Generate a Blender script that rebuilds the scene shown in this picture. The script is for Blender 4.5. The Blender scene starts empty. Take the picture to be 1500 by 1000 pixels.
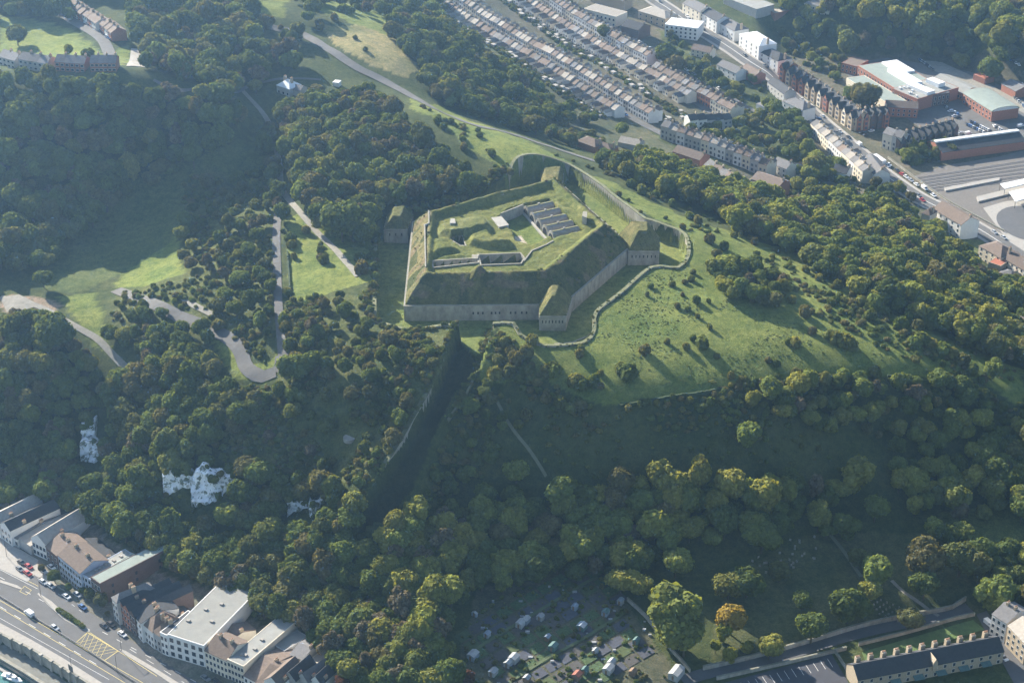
HAZE, EXPO = .00014, 1.66
import bpy, math, random
import numpy as np
from mathutils import Vector, Matrix
random.seed(7); RNG = np.random.default_rng(7)
SC = bpy.context.scene
COL = SC.collection
R = math.radians
# ------------------------------------------------------------------ camera model
CH, PITCH, FP = 440.0, R(29.0), 2600.0
FW = np.array([0, math.cos(PITCH), -math.sin(PITCH)]); UP = np.array([0, math.sin(PITCH), math.cos(PITCH)])
def ray(px, py):
    px = np.asarray(px, float); py = np.asarray(py, float)
    u = (px-750)/FP; v = (500-py)/FP
    return np.stack([u, FW[1]+v*UP[1], FW[2]+v*UP[2]], -1)
def W(px, py, z):
    d = ray(px, py); t = (np.asarray(z, float)-CH)/d[..., 2]
    return np.stack([d[..., 0]*t, d[..., 1]*t, np.zeros_like(t)+z], -1)
def PROJ(x, y, z):
    z = np.asarray(z, float)-CH
    f = y*FW[1]+z*FW[2]; u = y*UP[1]+z*UP[2]
    f = np.maximum(f, 1)
    return 750+FP*x/f, 500-FP*u/f
def inpoly(x, y, poly):
    x = np.asarray(x, float); y = np.asarray(y, float)
    r = np.zeros(x.shape, bool); n = len(poly)
    for i in range(n):
        x1, y1 = poly[i][:2]; x2, y2 = poly[(i+1) % n][:2]
        if y1 == y2: continue
        c = ((y1 > y) != (y2 > y)) & (x < (x2-x1)*(y-y1)/(y2-y1)+x1)
        r ^= c
    return r
def segdist(x, y, pts, closed=True):
    d = np.full(np.shape(x), 1e9); n = len(pts)
    for i in range(n if closed else n-1):
        x1, y1 = pts[i][:2]; x2, y2 = pts[(i+1) % n][:2]
        dx, dy = x2-x1, y2-y1; L = dx*dx+dy*dy+1e-9
        t = np.clip(((x-x1)*dx+(y-y1)*dy)/L, 0, 1)
        d = np.minimum(d, np.hypot(x-x1-t*dx, y-y1-t*dy))
    return d
def WP(pts, z): return [tuple(W(p[0], p[1], z)) for p in pts]
# ------------------------------------------------------------------ terrain
CT = """0 830 5,0 1000 4.5,200 1000 5,90 900 5,180 950 5,350 1000 6,0 730 7,120 780 8,230 850 8,330 910 8,450 980 8
60 690 16,180 720 18,280 765 18,400 800 18,500 880 14,560 960 13,130 660 22,290 735 24,270 690 34,440 745 26,450 722 32
30 640 26,200 660 28,60 580 38,200 570 42,330 620 44,430 650 45,500 650 48,560 620 55
608 612 61,566 682 51,532 738 41,520 790 31,639 556 69
430 500 68,500 520 69,550 480 72,600 490 73,450 580 60,530 580 64,400 620 50,500 700 43,400 690 39,340 560 56,390 560 58,300 480 62,230 450 62,400 480 67,415 400 70,480 380 72,540 340 73.5,430 300 74,500 440 72,405 540 61
40 440 54,120 450 55,150 510 49,60 520 47,170 425 56,200 390 55,250 340 62,300 310 66,350 250 70,380 200 76,370 150 84,100 400 55,0 380 56,0 300 66,150 300 62,150 220 85,0 200 88,250 220 77,0 115 108,100 120 110,200 130 110,300 140 105,330 130 95
0 90 105,100 60 105,200 90 103,250 110 98,60 0 106,300 60 99,200 0 103,400 20 98,345 135 89,425 125 88,420 50 92,560 120 83,650 170 77,790 208 62,870 235 58
560 70 88,520 30 90,600 100 83,640 60 70,700 100 58,760 130 46,660 10 42,740 60 34,860 120 29,960 190 24,1100 240 20,1150 270 18
1000 30 22,1200 160 13,1350 280 11,1500 370 10,1100 100 17,1450 30 50,1300 30 34,1200 20 28,1500 90 26,1400 90 16,1450 180 10,1300 120 13,1500 230 8,1500 300 8
450 150 84,550 160 86,500 250 79,600 250 76,650 200 84,560 220 82,700 240 79,720 280 74,620 280 74,420 230 76
740 210 82,790 232 80,640 160 83,600 150 84,740 160 58,900 248 58,900 275 73,950 310 73,1000 340 73,850 250 73,1000 310 66,1050 330 64,1100 350 62,1200 400 58,1300 450 54,1400 500 49,1500 560 40
1030 380 72,1080 400 69,1000 400 72,1100 450 68,1200 480 63,1300 520 57,1400 550 50,900 592 60,1000 575 60.5,1100 560 59.5,1200 550 57,1300 548 54,1400 560 47,1480 590 40,950 500 69,1100 520 64.5,880 520 69.5
740 500 72,780 540 67,740 560 63,700 600 57,900 645 48,900 700 37,1100 640 46,1100 700 35,1300 640 36,1300 700 27,1450 650 28,750 650 46,760 700 38,700 660 46,650 700 36,650 780 25,800 790 22,900 800 19,1000 800 19,1200 780 18,1350 760 18,1500 780 16
700 900 15,800 900 14,850 850 16,920 950 12,750 980 12,1100 850 15,1250 880 13,1350 900 12,1480 880 11,1150 1000 9,1400 960 9,1500 930 9,600 900 17
1250 330 30,1150 310 38,1350 380 28,1400 430 32,1480 490 28,1100 270 24,1450 405 12,1500 430 11,950 250 48,1000 230 30,1500 465 14"""
cp = np.array([[float(v) for v in s.split()] for l in CT.split('\n') for s in l.split(',')])
cw = W(cp[:, 0], cp[:, 1], cp[:, 2])
far = [(-700, 1300, 95), (-700, 1800, 90), (-200, 1700, 80), (-100, 2200, 90), (400, 1700, 60), (800, 1500, 90), (900, 2200, 110), (0, 3000, 110), (-1500, 3000, 110), (1500, 3000, 100),
       (-600, 400, 3), (-900, 700, 25), (-900, 1000, 90), (-500, 650, 18), (0, 350, 5), (-300, 300, 3), (400, 400, 8), (700, 500, 9), (700, 800, 12), (900, 1100, 20), (0, 0, 2), (-1500, 0, 2), (1500, 0, 5), (1500, 1500, 60)]
cw = np.vstack([cw, np.array(far, float)])
def tps(P, lam=0.002):
    S = 100.0; X = P[:, :2]/S; n = len(X)
    r = np.hypot(X[:, None, 0]-X[None, :, 0], X[:, None, 1]-X[None, :, 1])
    K = r*r*np.log(r+1e-9)+lam*np.eye(n); Q = np.hstack([np.ones((n, 1)), X])
    A = np.block([[K, Q], [Q.T, np.zeros((3, 3))]]); s = np.linalg.solve(A, np.concatenate([P[:, 2], np.zeros(3)]))
    def f(x, y):
        x = np.ravel(x)/S; y = np.ravel(y)/S; o = s[n]+s[n+1]*x+s[n+2]*y
        for i in range(n):
            r2 = (x-X[i, 0])**2+(y-X[i, 1])**2
            o = o+s[i]*0.5*r2*np.log(r2+1e-12)
        return o
    return f
TP = tps(cw, 0.01)
def lin(*seg):
    o = []
    for a, b, st in seg: o += list(np.arange(a, b, st))
    return np.array(o)
GX = np.concatenate([-np.geomspace(360, 2500, 40)[::-1], lin((-350, -112, 2.6), (-112, 112, 1.0), (112, 350, 2.6)), np.geomspace(354, 2500, 40)])
GY = np.concatenate([np.linspace(-300, 460, 30), lin((466, 580, 2.2), (580, 850, 1.0), (850, 1300, 3.0)), np.geomspace(1306, 4000, 60)])
XX, YY = np.meshgrid(GX, GY)
ZZ = TP(XX, YY).reshape(XX.shape)
ZZ = np.where(ZZ > 100, 100+(ZZ-100)*0.95, ZZ); ZZ = np.clip(ZZ, 3, 116)
def vnoise(x, y, s, seed=0):
    x = x/s+seed*17.3; y = y/s-seed*9.1
    xi = np.floor(x).astype(int); yi = np.floor(y).astype(int); fx = x-xi; fy = y-yi
    fx = fx*fx*(3-2*fx); fy = fy*fy*(3-2*fy)
    def h(a, b):
        n = (a*374761393+b*668265263+seed*1442695) & 0x7fffffff
        n = ((n ^ (n >> 13))*1274126177) & 0x7fffffff
        return ((n ^ (n >> 16)) & 0xffff)/65535.0
    return (h(xi, yi)*(1-fx)+h(xi+1, yi)*fx)*(1-fy)+(h(xi, yi+1)*(1-fx)+h(xi+1, yi+1)*fx)*fy-0.5
ZZ = ZZ+vnoise(XX, YY, 35, 1)*1.6*np.clip((ZZ-10)/20, 0, 1)+vnoise(XX, YY, 9, 2)*0.7*np.clip((ZZ-10)/20, 0, 1)
BASE = ZZ.copy()
# flat places: (pixel polygon, height, blend metres)
FLAT = [([(-260, 668), (-60, 760), (60, 850), (160, 930), (300, 1010), (520, 1060), (300, 1200), (-400, 1200), (-400, 800)], 5.0, 10),
        ([(1150, 60), (1260, 80), (1400, 95), (1540, 150), (1540, 420), (1400, 330), (1290, 262), (1190, 170)], 9.5, 25),
        ([(1000, 1010), (1190, 940), (1400, 890), (1540, 860), (1540, 1060), (1000, 1060)], 9.0, 12)]
for poly, z, bl in FLAT:
    w = WP(poly, z); m = inpoly(XX, YY, w); d = segdist(XX, YY, w)
    k = np.where(m, 1, np.clip(1-d/bl, 0, 1)); k = k*k*(3-2*k)
    ZZ = ZZ*(1-k)+z*k
# harbour: lower yard and water basin below the road wall
HW = [(-250, 816), (-60, 905), (0, 931), (45, 953), (90, 980), (130, 1004), (230, 1064)]
hb = WP(HW, 5.0); hbp = [(p[0]+1.6, p[1]+1.6) for p in hb]+[(hb[-1][0], 300), (-900, 300), (-900, hb[0][1])]
m = inpoly(XX, YY, hbp); ZZ = np.where(m, 1.5, ZZ)
QW = [(-250, 843), (-60, 932), (0, 966), (34, 986), (62, 1004), (150, 1064)]
qb = WP(QW, 1.5); qbp = [(p[0]+1.2, p[1]+1.2) for p in qb]+[(qb[-1][0], 280), (-920, 280), (-920, qb[0][1])]
ZZ = np.where(inpoly(XX, YY, qbp), -3.0, ZZ)
# ------------------------------------------------------------------ fort outlines
FZ, WZ, CZ = 66.0, 73.3, 83.7     # ditch floor, scarp wall top, rampart crest
SC_P = WP([(591.5, 449), (825, 447), (925, 361), (820, 268), (604, 326)], WZ)
CS_PX = [(552, 361), (551, 420), (551, 466), (600, 480), (672, 478), (672, 479), (697, 500), (712, 500), (724, 478), (754, 478), (764, 489), (796, 500), (852, 496), (868, 482), (871, 460), (908, 430), (953, 392), (992, 389), (1006, 374), (1005, 352), (993.5, 338), (955, 326), (944, 324), (877, 274), (858, 260), (832, 246), (800, 244), (762, 250), (745, 268), (690, 290), (560, 318), (553, 335)]
CS = WP(CS_PX, 73.0)
SPL = [(672, 478, 73), (660, 500, 72), (639, 556, 68), (608, 612, 60), (566, 682, 50), (532, 738, 40), (520, 790, 29)]   # spur ditch, left wall top
SPR = [(712, 500, 65.5), (692, 559, 60.5), (650, 612, 52.5), (622, 668, 43), (594, 738, 33), (560, 800, 23)]                 # right foot
spl = [tuple(W(*p)) for p in SPL]; spr = [tuple(W(*p)+np.array([3.2, 0, 0])) for p in SPR]
spur = [(p[0]+0.8, p[1]) for p in spl]+[(p[0], p[1]) for p in spr[::-1]]
mD = inpoly(XX, YY, CS)
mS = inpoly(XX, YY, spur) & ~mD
pts = np.array([(p[1], p[2]-8.0) for p in spl]+[(600.0, 0)])[:-1]; o = np.argsort(pts[:, 0]); pts = pts[o]
fl = np.interp(YY, pts[:, 0], pts[:, 1]); fl = np.minimum(fl, np.maximum(fl*0+22, fl))
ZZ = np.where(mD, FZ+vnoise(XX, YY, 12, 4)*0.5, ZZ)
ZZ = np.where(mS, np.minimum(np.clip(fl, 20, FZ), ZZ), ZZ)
def Hb(x, y, Z=None):
    Z = ZZ if Z is None else Z
    x = np.asarray(x, float); y = np.asarray(y, float)
    i = np.clip(np.searchsorted(GX, x)-1, 0, len(GX)-2); j = np.clip(np.searchsorted(GY, y)-1, 0, len(GY)-2)
    fx = np.clip((x-GX[i])/(GX[i+1]-GX[i]), 0, 1); fy = np.clip((y-GY[j])/(GY[j+1]-GY[j]), 0, 1)
    return (Z[j, i]*(1-fx)+Z[j, i+1]*fx)*(1-fy)+(Z[j+1, i]*(1-fx)+Z[j+1, i+1]*fx)*fy
def G(px, py, off=0.0):
    """pixel -> point on the terrain raised by off"""
    d = ray(px, py); sh = d.shape[:-1]; d = d.reshape(-1, 3); n = len(d)
    t0 = np.full(n, 380.0); t1 = np.full(n, 3500.0); hit = np.zeros(n, bool)
    for t in np.arange(380, 3500, 5.0):
        p = d*t; z = CH+p[:, 2]
        b = (~hit) & (z <= Hb(p[:, 0], p[:, 1])+off)
        t1[b] = t; t0[b] = t-5.0; hit |= b
        if hit.all(): break
    for _ in range(14):
        tm = (t0+t1)/2; p = d*tm[:, None]; b = CH+p[:, 2] <= Hb(p[:, 0], p[:, 1])+off
        t1 = np.where(b, tm, t1); t0 = np.where(b, t0, tm)
    p = d*t1[:, None]; p[:, 2] += CH-off
    return p.reshape(sh+(3,))
def GS(px, py): return FP/max(1.0, float(G(px, py)[1]*FW[1]+(G(px, py)[2]-CH)*FW[2]))   # px per metre
# ------------------------------------------------------------------ materials
MATS = {}
def nodes(m): return m.node_tree.nodes, m.node_tree.links
def mat(name, col, rough=0.9, var=0.15, scale=0.4, spec=0.3, col2=None, bump=0.0, metal=0.0, streak=False, objvar=0.0, det=6):
    if name in MATS: return MATS[name]
    m = bpy.data.materials.new(name); m.use_nodes = True; N, L = nodes(m)
    b = N['Principled BSDF']; b.inputs['Roughness'].default_value = rough; b.inputs['Specular IOR Level'].default_value = spec; b.inputs['Metallic'].default_value = metal
    g = N.new('ShaderNodeNewGeometry'); n = N.new('ShaderNodeTexNoise'); n.inputs['Scale'].default_value = scale; n.inputs['Detail'].default_value = det; n.inputs['Roughness'].default_value = 0.65
    src = g.outputs['Position']
    if streak:
        mp = N.new('ShaderNodeMapping'); mp.inputs['Scale'].default_value = (1, 1, 0.5); L.new(src, mp.inputs['Vector']); src = mp.outputs['Vector']
    L.new(src, n.inputs['Vector'])
    r = N.new('ShaderNodeValToRGB'); r.color_ramp.elements[0].position = 0.3; r.color_ramp.elements[1].position = 0.7
    c2 = col2 if col2 else tuple(min(1, c*(1+var)) for c in col)
    c1 = col if col2 else tuple(c*(1-var) for c in col)
    r.color_ramp.elements[0].color = (*c1, 1); r.color_ramp.elements[1].color = (*c2, 1)
    L.new(n.outputs['Fac'], r.inputs['Fac']); out = r.outputs['Color']
    if objvar:
        oi = N.new('ShaderNodeObjectInfo'); hs = N.new('ShaderNodeHueSaturation'); mr = N.new('ShaderNodeMapRange')
        mr.inputs['To Min'].default_value = 1-objvar; mr.inputs['To Max'].default_value = 1+objvar
        L.new(oi.outputs['Random'], mr.inputs['Value']); L.new(mr.outputs['Result'], hs.inputs['Value']); L.new(out, hs.inputs['Color']); out = hs.outputs['Color']
    L.new(out, b.inputs['Base Color'])
    if bump:
        bp = N.new('ShaderNodeBump'); bp.inputs['Strength'].default_value = 1.0; bp.inputs['Distance'].default_value = bump
        L.new(n.outputs['Fac'], bp.inputs['Height']); L.new(bp.outputs['Normal'], b.inputs['Normal'])
    MATS[name] = m; return m
def ground_mat(name, use_attr=True, col=(.1, .14, .05), bump=0.5):
    m = bpy.data.materials.new(name); m.use_nodes = True; N, L = nodes(m); b = N['Principled BSDF']; b.inputs['Roughness'].default_value = 1; b.inputs['Specular IOR Level'].default_value = 0.1
    g = N.new('ShaderNodeNewGeometry')
    def noise(s, d=8, ro=0.6):
        n = N.new('ShaderNodeTexNoise'); n.inputs['Scale'].default_value = s; n.inputs['Detail'].default_value = d; n.inputs['Roughness'].default_value = ro
        L.new(g.outputs['Position'], n.inputs['Vector']); return n
    n1 = noise(0.045, 6); n2 = noise(0.35, 8, 0.7); n3 = noise(1.4, 4, 0.7)
    if use_attr:
        at = N.new('ShaderNodeAttribute'); at.attribute_name = 'cover'; base = at.outputs['Color']; ab = N.new('ShaderNodeAttribute'); ab.attribute_name = 'tuft'
    else:
        rg = N.new('ShaderNodeRGB'); rg.outputs[0].default_value = (*col, 1); base = rg.outputs[0]
    def mixmul(a, fac, lo, hi, tint=None):
        r = N.new('ShaderNodeValToRGB'); r.color_ramp.elements[0].position = 0.32; r.color_ramp.elements[1].position = 0.68
        r.color_ramp.elements[0].color = (*lo, 1); r.color_ramp.elements[1].color = (*hi, 1); L.new(fac, r.inputs['Fac'])
        x = N.new('ShaderNodeMix'); x.data_type = 'RGBA'; x.blend_type = 'MULTIPLY'; x.inputs['Factor'].default_value = 1
        L.new(a, x.inputs['A']); L.new(r.outputs['Color'], x.inputs['B']); return x.outputs['Result']
    c = mixmul(base, n1.outputs['Fac'], (.72, .8, .7), (1.3, 1.15, 1.1))
    c = mixmul(c, n2.outputs['Fac'], (.6, .68, .6), (1.4, 1.28, 1.25))
    c = mixmul(c, n3.outputs['Fac'], (.8, .8, .8), (1.18, 1.18, 1.18))
    L.new(c, b.inputs['Base Color'])
    ad = N.new('ShaderNodeMath'); ad.operation = 'ADD'; L.new(n2.outputs['Fac'], ad.inputs[0]); L.new(n3.outputs['Fac'], ad.inputs[1])
    bp = N.new('ShaderNodeBump'); bp.inputs['Distance'].default_value = bump; L.new(ad.outputs[0], bp.inputs['Height']); bp.inputs['Strength'].default_value = 1
    if use_attr: L.new(ab.outputs['Fac'], bp.inputs['Strength'])
    L.new(bp.outputs['Normal'], b.inputs['Normal']); MATS[name] = m; return m
# ------------------------------------------------------------------ object helpers
def tag(o, label=None, cat=None, group=None, kind=None):
    if label: o['label'] = label
    if cat: o['category'] = cat
    if group: o['group'] = group
    if kind: o['kind'] = kind
    return o
def link(name, me, parent=None, mats=None):
    o = bpy.data.objects.new(name, me); COL.objects.link(o)
    if parent is not None: o.parent = parent
    if mats is not None and me is not None:
        for m in mats: me.materials.append(m)
    return o
def empty(name, loc=(0, 0, 0), rz=0.0):
    o = bpy.data.objects.new(name, None); COL.objects.link(o); o.location = loc; o.rotation_euler = (0, 0, rz); o.empty_display_size = 0.5; return o
class MB:
    def __init__(s): s.v = []; s.f = []; s.m = []
    def add(s, vs, fs, mi=0):
        k = len(s.v); s.v += [tuple(map(float, v)) for v in vs]; s.f += [tuple(k+i for i in f) for f in fs]; s.m += [mi]*len(fs); return s
    def box(s, x0, x1, y0, y1, z0, z1, mi=0):
        return s.add([(x0, y0, z0), (x1, y0, z0), (x1, y1, z0), (x0, y1, z0), (x0, y0, z1), (x1, y0, z1), (x1, y1, z1), (x0, y1, z1)],
                     [(3, 2, 1, 0), (4, 5, 6, 7), (0, 1, 5, 4), (1, 2, 6, 5), (2, 3, 7, 6), (3, 0, 4, 7)], mi)
    def hull(s, bot, top, mi=0):
        n = len(bot); return s.add(list(bot)+list(top), [tuple(range(n))[::-1], tuple(range(n, 2*n))]+[(i, (i+1) % n, n+(i+1) % n, n+i) for i in range(n)], mi)
    def prism(s, prof, y0, y1, mi=0):   # profile in xz swept along y
        n = len(prof); return s.add([(p[0], y0, p[1]) for p in prof]+[(p[0], y1, p[1]) for p in prof], [tuple(range(n)), tuple(range(n, 2*n))[::-1]]+[(i, n+i, n+(i+1) % n, (i+1) % n) for i in range(n)], mi)
    def prismx(s, prof, x0, x1, mi=0):  # profile in yz swept along x
        n = len(prof); return s.add([(x0, p[0], p[1]) for p in prof]+[(x1, p[0], p[1]) for p in prof], [tuple(range(n))[::-1], tuple(range(n, 2*n))]+[(i, (i+1) % n, n+(i+1) % n, n+i) for i in range(n)], mi)
    def cyl(s, cx, cy, z0, z1, r0, r1=None, n=10, mi=0):
        r1 = r0 if r1 is None else r1
        a = [2*math.pi*i/n for i in range(n)]
        return s.hull([(cx+r0*math.cos(t), cy+r0*math.sin(t), z0) for t in a], [(cx+r1*math.cos(t), cy+r1*math.sin(t), z1) for t in a], mi)
    def mesh(s, name, mats=()):
        me = bpy.data.meshes.new(name); me.from_pydata(s.v, [], s.f)
        for m in mats: me.materials.append(m)
        if len(mats) > 1: me.polygons.foreach_set('material_index', s.m)
        me.update(); return me
    def build(s, name, mats, parent=None):
        if not isinstance(mats, (list, tuple)): mats = [mats]
        return link(name, s.mesh(name, mats), parent)
def gridmesh(name, X, Y, Z, mask=None, mats=()):
    ny, nx = X.shape
    v = np.stack([X, Y, Z], -1).reshape(-1, 3)
    idx = np.arange(ny*nx).reshape(ny, nx)
    q = np.stack([idx[:-1, :-1], idx[:-1, 1:], idx[1:, 1:], idx[1:, :-1]], -1).reshape(-1, 4)
    if mask is not None: q = q[mask[:-1, :-1].reshape(-1)]
    used = np.unique(q); mp = np.full(len(v), -1); mp[used] = np.arange(len(used)); v = v[used]; q = mp[q]
    me = bpy.data.meshes.new(name); me.vertices.add(len(v)); me.vertices.foreach_set('co', v.ravel()); me.loops.add(len(q)*4); me.loops.foreach_set('vertex_index', q.ravel())
    me.polygons.add(len(q)); me.polygons.foreach_set('loop_start', np.arange(0, len(q)*4, 4)); me.polygons.foreach_set('loop_total', np.full(len(q), 4))
    me.update(calc_edges=True); me.polygons.foreach_set('use_smooth', np.ones(len(q), bool))
    for m in mats: me.materials.append(m)
    return me, used
def resample(pts, step):
    pts = [np.array(p[:2], float) for p in pts]; out = [pts[0]]
    # catmull-rom
    P = [2*pts[0]-pts[1]]+pts+[2*pts[-1]-pts[-2]]
    for i in range(1, len(P)-2):
        a, b, c, d = P[i-1], P[i], P[i+1], P[i+2]; n = max(1, int(np.linalg.norm(c-b)/step))
        for k in range(1, n+1):
            t = k/n; out.append(0.5*((2*b)+(-a+c)*t+(2*a-5*b+4*c-d)*t*t+(-a+3*b-3*c+d)*t**3))
    return np.array(out)
def ribbon(name, pxs, width, m, off=0.25, lift=0.0, kind='structure', world=False, step=3.0, flatz=None, parent=None, across=4, smooth=True):
    w = np.array(pxs, float) if world else (G(np.array([p[0] for p in pxs]), np.array([p[1] for p in pxs])) if flatz is None else W(np.array([p[0] for p in pxs]), np.array([p[1] for p in pxs]), flatz))
    if smooth: c = resample(w, step)
    else:
        c = []
        for a, b in zip(w[:-1], w[1:]):
            n = max(1, int(np.linalg.norm(b[:2]-a[:2])/step)); c += [a[:2]+(b[:2]-a[:2])*k/n for k in range(n)]
        c.append(w[-1][:2]); c = np.array(c)
    t = np.gradient(c, axis=0); t /= np.linalg.norm(t, axis=1)[:, None]+1e-9; n = np.stack([-t[:, 1], t[:, 0]], 1)
    mb = MB(); K = across
    for i in range(len(c)):
        for k in range(K+1):
            p = c[i]+n[i]*width*(k/K-0.5)
            z = (Hb(p[0], p[1])+off) if flatz is None else flatz+off
            mb.v.append((p[0], p[1], float(z)+lift))
    for i in range(len(c)-1):
        for k in range(K):
            a = i*(K+1)+k; mb.f.append((a, a+1, a+K+2, a+K+1)); mb.m.append(0)
    o = mb.build(name, m, parent)
    if kind: o['kind'] = kind
    return o
def drape(name, quad, m, off=0.25, n=12, kind='structure', flatz=None, parent=None, mm=None):
    w = np.array([W(p[0], p[1], flatz) if flatz is not None else G(p[0], p[1]) for p in quad]); mb = MB(); mm = mm or n
    for j in range(mm+1):
        for i in range(n+1):
            s, t = i/n, j/mm; p = (w[0]*(1-s)+w[1]*s)*(1-t)+(w[3]*(1-s)+w[2]*s)*t
            z = flatz+off if flatz is not None else float(Hb(p[0], p[1]))+off
            mb.v.append((p[0], p[1], z))
    for j in range(mm):
        for i in range(n):
            a = j*(n+1)+i; mb.f.append((a, a+1, a+n+2, a+n+1)); mb.m.append(0)
    o = mb.build(name, m, parent)
    if kind: o['kind'] = kind
    return o
def flatpoly(name, px, z, m, off=0.02, kind='structure', world=False):
    w = px if world else WP(px, z)
    mb = MB(); mb.add([(p[0], p[1], z+off) for p in w], [tuple(range(len(w)))])
    o = mb.build(name, m)
    if kind: o['kind'] = kind
    return o
# ------------------------------------------------------------------ land cover
PX, PY = PROJ(XX, YY, ZZ)
GREEN = (.062, .082, .034); MEADOW = (.148, .188, .056); DRY = (.25, .235, .12); SCRUB = (.10, .12, .05); SOIL = (.11, .095, .075); TOWN = (.11, .11, .085); PAVEC = (.17, .165, .15); DIRT = (.22, .19, .15)
cov = np.zeros(XX.shape+(3,)); cov[:] = GREEN
tuft = np.full(XX.shape, 0.7)
COVER = [
 (MEADOW, .35, [(0, 22), (60, 30), (110, 45), (150, 80), (190, 62), (195, 92), (60, 100), (0, 80)]),
 (MEADOW, .35, [(365, 0), (420, 0), (422, 28), (380, 22)]),
 (MEADOW, .35, [(440, 0), (590, 8), (600, 22), (560, 40), (600, 60), (500, 30)]),
 (DRY, .5, [(470, 40), (520, 35), (580, 55), (615, 100), (600, 115), (540, 95), (490, 65)]),
 (MEADOW, .6, [(600, 145), (640, 155), (700, 180), (760, 200), (840, 240), (760, 252), (735, 262), (725, 240), (680, 215), (650, 180), (600, 160)]),
 (DRY, .6, [(790, 165), (840, 165), (870, 195), (860, 205), (810, 200)]),
 (MEADOW, .5, [(420, 320), (450, 310), (540, 350), (552, 360), (548, 410), (500, 425), (430, 442), (424, 400)]),
 (MEADOW, .5, [(190, 395), (262, 345), (270, 400), (240, 415), (165, 422)]),
 ((.085, .115, .045), .5, [(60, 360), (140, 285), (300, 220), (385, 200), (395, 262), (340, 290), (262, 345), (190, 395), (110, 430), (60, 425)]),  # hollow in hill shade: meadow grass painted darker to carry that shade
 (MEADOW, .5, [(320, 260), (390, 262), (390, 300), (340, 300)]),
 (MEADOW, .6, [(85, 435), (140, 430), (170, 520), (140, 510)]),
 (DIRT, .3, [(0, 440), (30, 430), (90, 445), (60, 470), (0, 462)]),
 (MEADOW, .6, [(310, 500), (340, 500), (360, 535), (400, 530), (420, 500), (415, 540), (385, 565), (340, 550)]),
 (MEADOW, .8, [(860, 255), (900, 268), (960, 300), (1040, 330), (1150, 365), (1300, 440), (1500, 545), (1500, 600), (1430, 555), (1300, 550), (1180, 555), (1060, 568), (900, 594), (860, 585), (800, 560), (700, 560), (700, 520), (740, 470), (860, 500), (880, 460), (950, 395), (1008, 385), (1010, 340), (950, 318), (875, 265)]),
 ((.06, .08, .034), .8, [(760, 590), (900, 596), (1130, 575), (1150, 700), (960, 715), (800, 690), (740, 640)]),  # bank facing away from the sun; its shade is put into the ground colour
 (SCRUB, .9, [(420, 440), (550, 430), (670, 480), (640, 560), (560, 680), (480, 720), (330, 650), (330, 560), (400, 570)]),
 (SCRUB, .9, [(300, 240), (415, 300), (410, 480), (330, 500), (160, 470), (170, 430), (270, 400)]),
 ((.10, .13, .05), .5, [(1380, 750), (1500, 730), (1500, 800), (1400, 800)]),
 ((.085, .10, .05), .6, [(1180, 780), (1400, 780), (1440, 900), (1200, 950), (1040, 960), (1060, 850)]),
 (TOWN, .4, [(640, 0), (740, 60), (840, 170), (1000, 200), (1120, 280), (1290, 300), (1360, 320), (1500, 400), (1500, 80), (1100, 80), (1000, -10)]),
 ((.07, .09, .04), .6, [(960, 40), (1110, 110), (1180, 170), (1180, 250), (1100, 240), (960, 195), (1100, 170), (1000, 110)]), ((.09, .10, .06), .5, [(690, 60), (800, 120), (950, 190), (1000, 230), (880, 215), (780, 160)]),
 (PAVEC, .1, [(-10, 700), (70, 720), (150, 780), (215, 830), (300, 860), (380, 910), (480, 970), (500, 1010), (300, 1010), (200, 960), (60, 860), (-10, 800)]),
 ((.10, .105, .075), .5, [(700, 860), (880, 825), (1000, 1000), (660, 1000)]),
 ((.13, .16, .07), .5, [(1395, 350), (1445, 350), (1440, 375), (1400, 372)]),
]
jx = PX+vnoise(XX, YY, 7, 5)*9; jy = PY+vnoise(XX, YY, 7, 6)*7
for c, tf, poly in COVER:
    m_ = inpoly(jx, jy, poly); cov[m_] = c; tuft[m_] = tf
cov[mD] = (.145, .18, .06); tuft[mD] = .4
cov[mS & ~mD] = (.035, .045, .028)  # spur ditch floor painted near black to deepen its shade
side = (segdist(PX, PY, [(1060, 390), (1500, 560)], False) < 30) & (tuft == .8)
GM = ground_mat('grassland')
me, used = gridmesh('ground', XX, YY, ZZ, mats=[GM])
a = me.attributes.new('cover', 'FLOAT_COLOR', 'POINT'); a.data.foreach_set('color', np.concatenate([cov.reshape(-1, 3), np.ones((cov.size//3, 1))], 1).ravel())
a = me.attributes.new('tuft', 'FLOAT', 'POINT'); a.data.foreach_set('value', tuft.ravel())
tag(link('ground', me), kind='structure')
# ------------------------------------------------------------------ fort
STONE = mat('flint_wall', (.21, .195, .16), var=.25, scale=.35, col2=(.45, .42, .36), streak=True, bump=.15)
BRICKW = mat('weathered_brick', (.24, .21, .175), scale=.8, col2=(.36, .33, .29), streak=True, bump=.1)
COPE = mat('stone_coping', (.26, .245, .20), var=.2, scale=.6)
DARK = mat('dark_opening', (.012, .013, .015), var=.1)
CONC = mat('pale_concrete', (.33, .315, .28), var=.15, scale=.5)
x0, x1 = min(p[0] for p in SC_P)-14, max(p[0] for p in SC_P)+4; y0, y1 = min(p[1] for p in SC_P)-2, max(p[1] for p in SC_P)+2
fx, fy = np.meshgrid(np.arange(x0, x1, .55), np.arange(y0, y1, .55))
FP_ = [np.array(p[:2]) for p in SC_P]; n_ = 5
inS = inpoly(fx, fy, SC_P)
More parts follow.
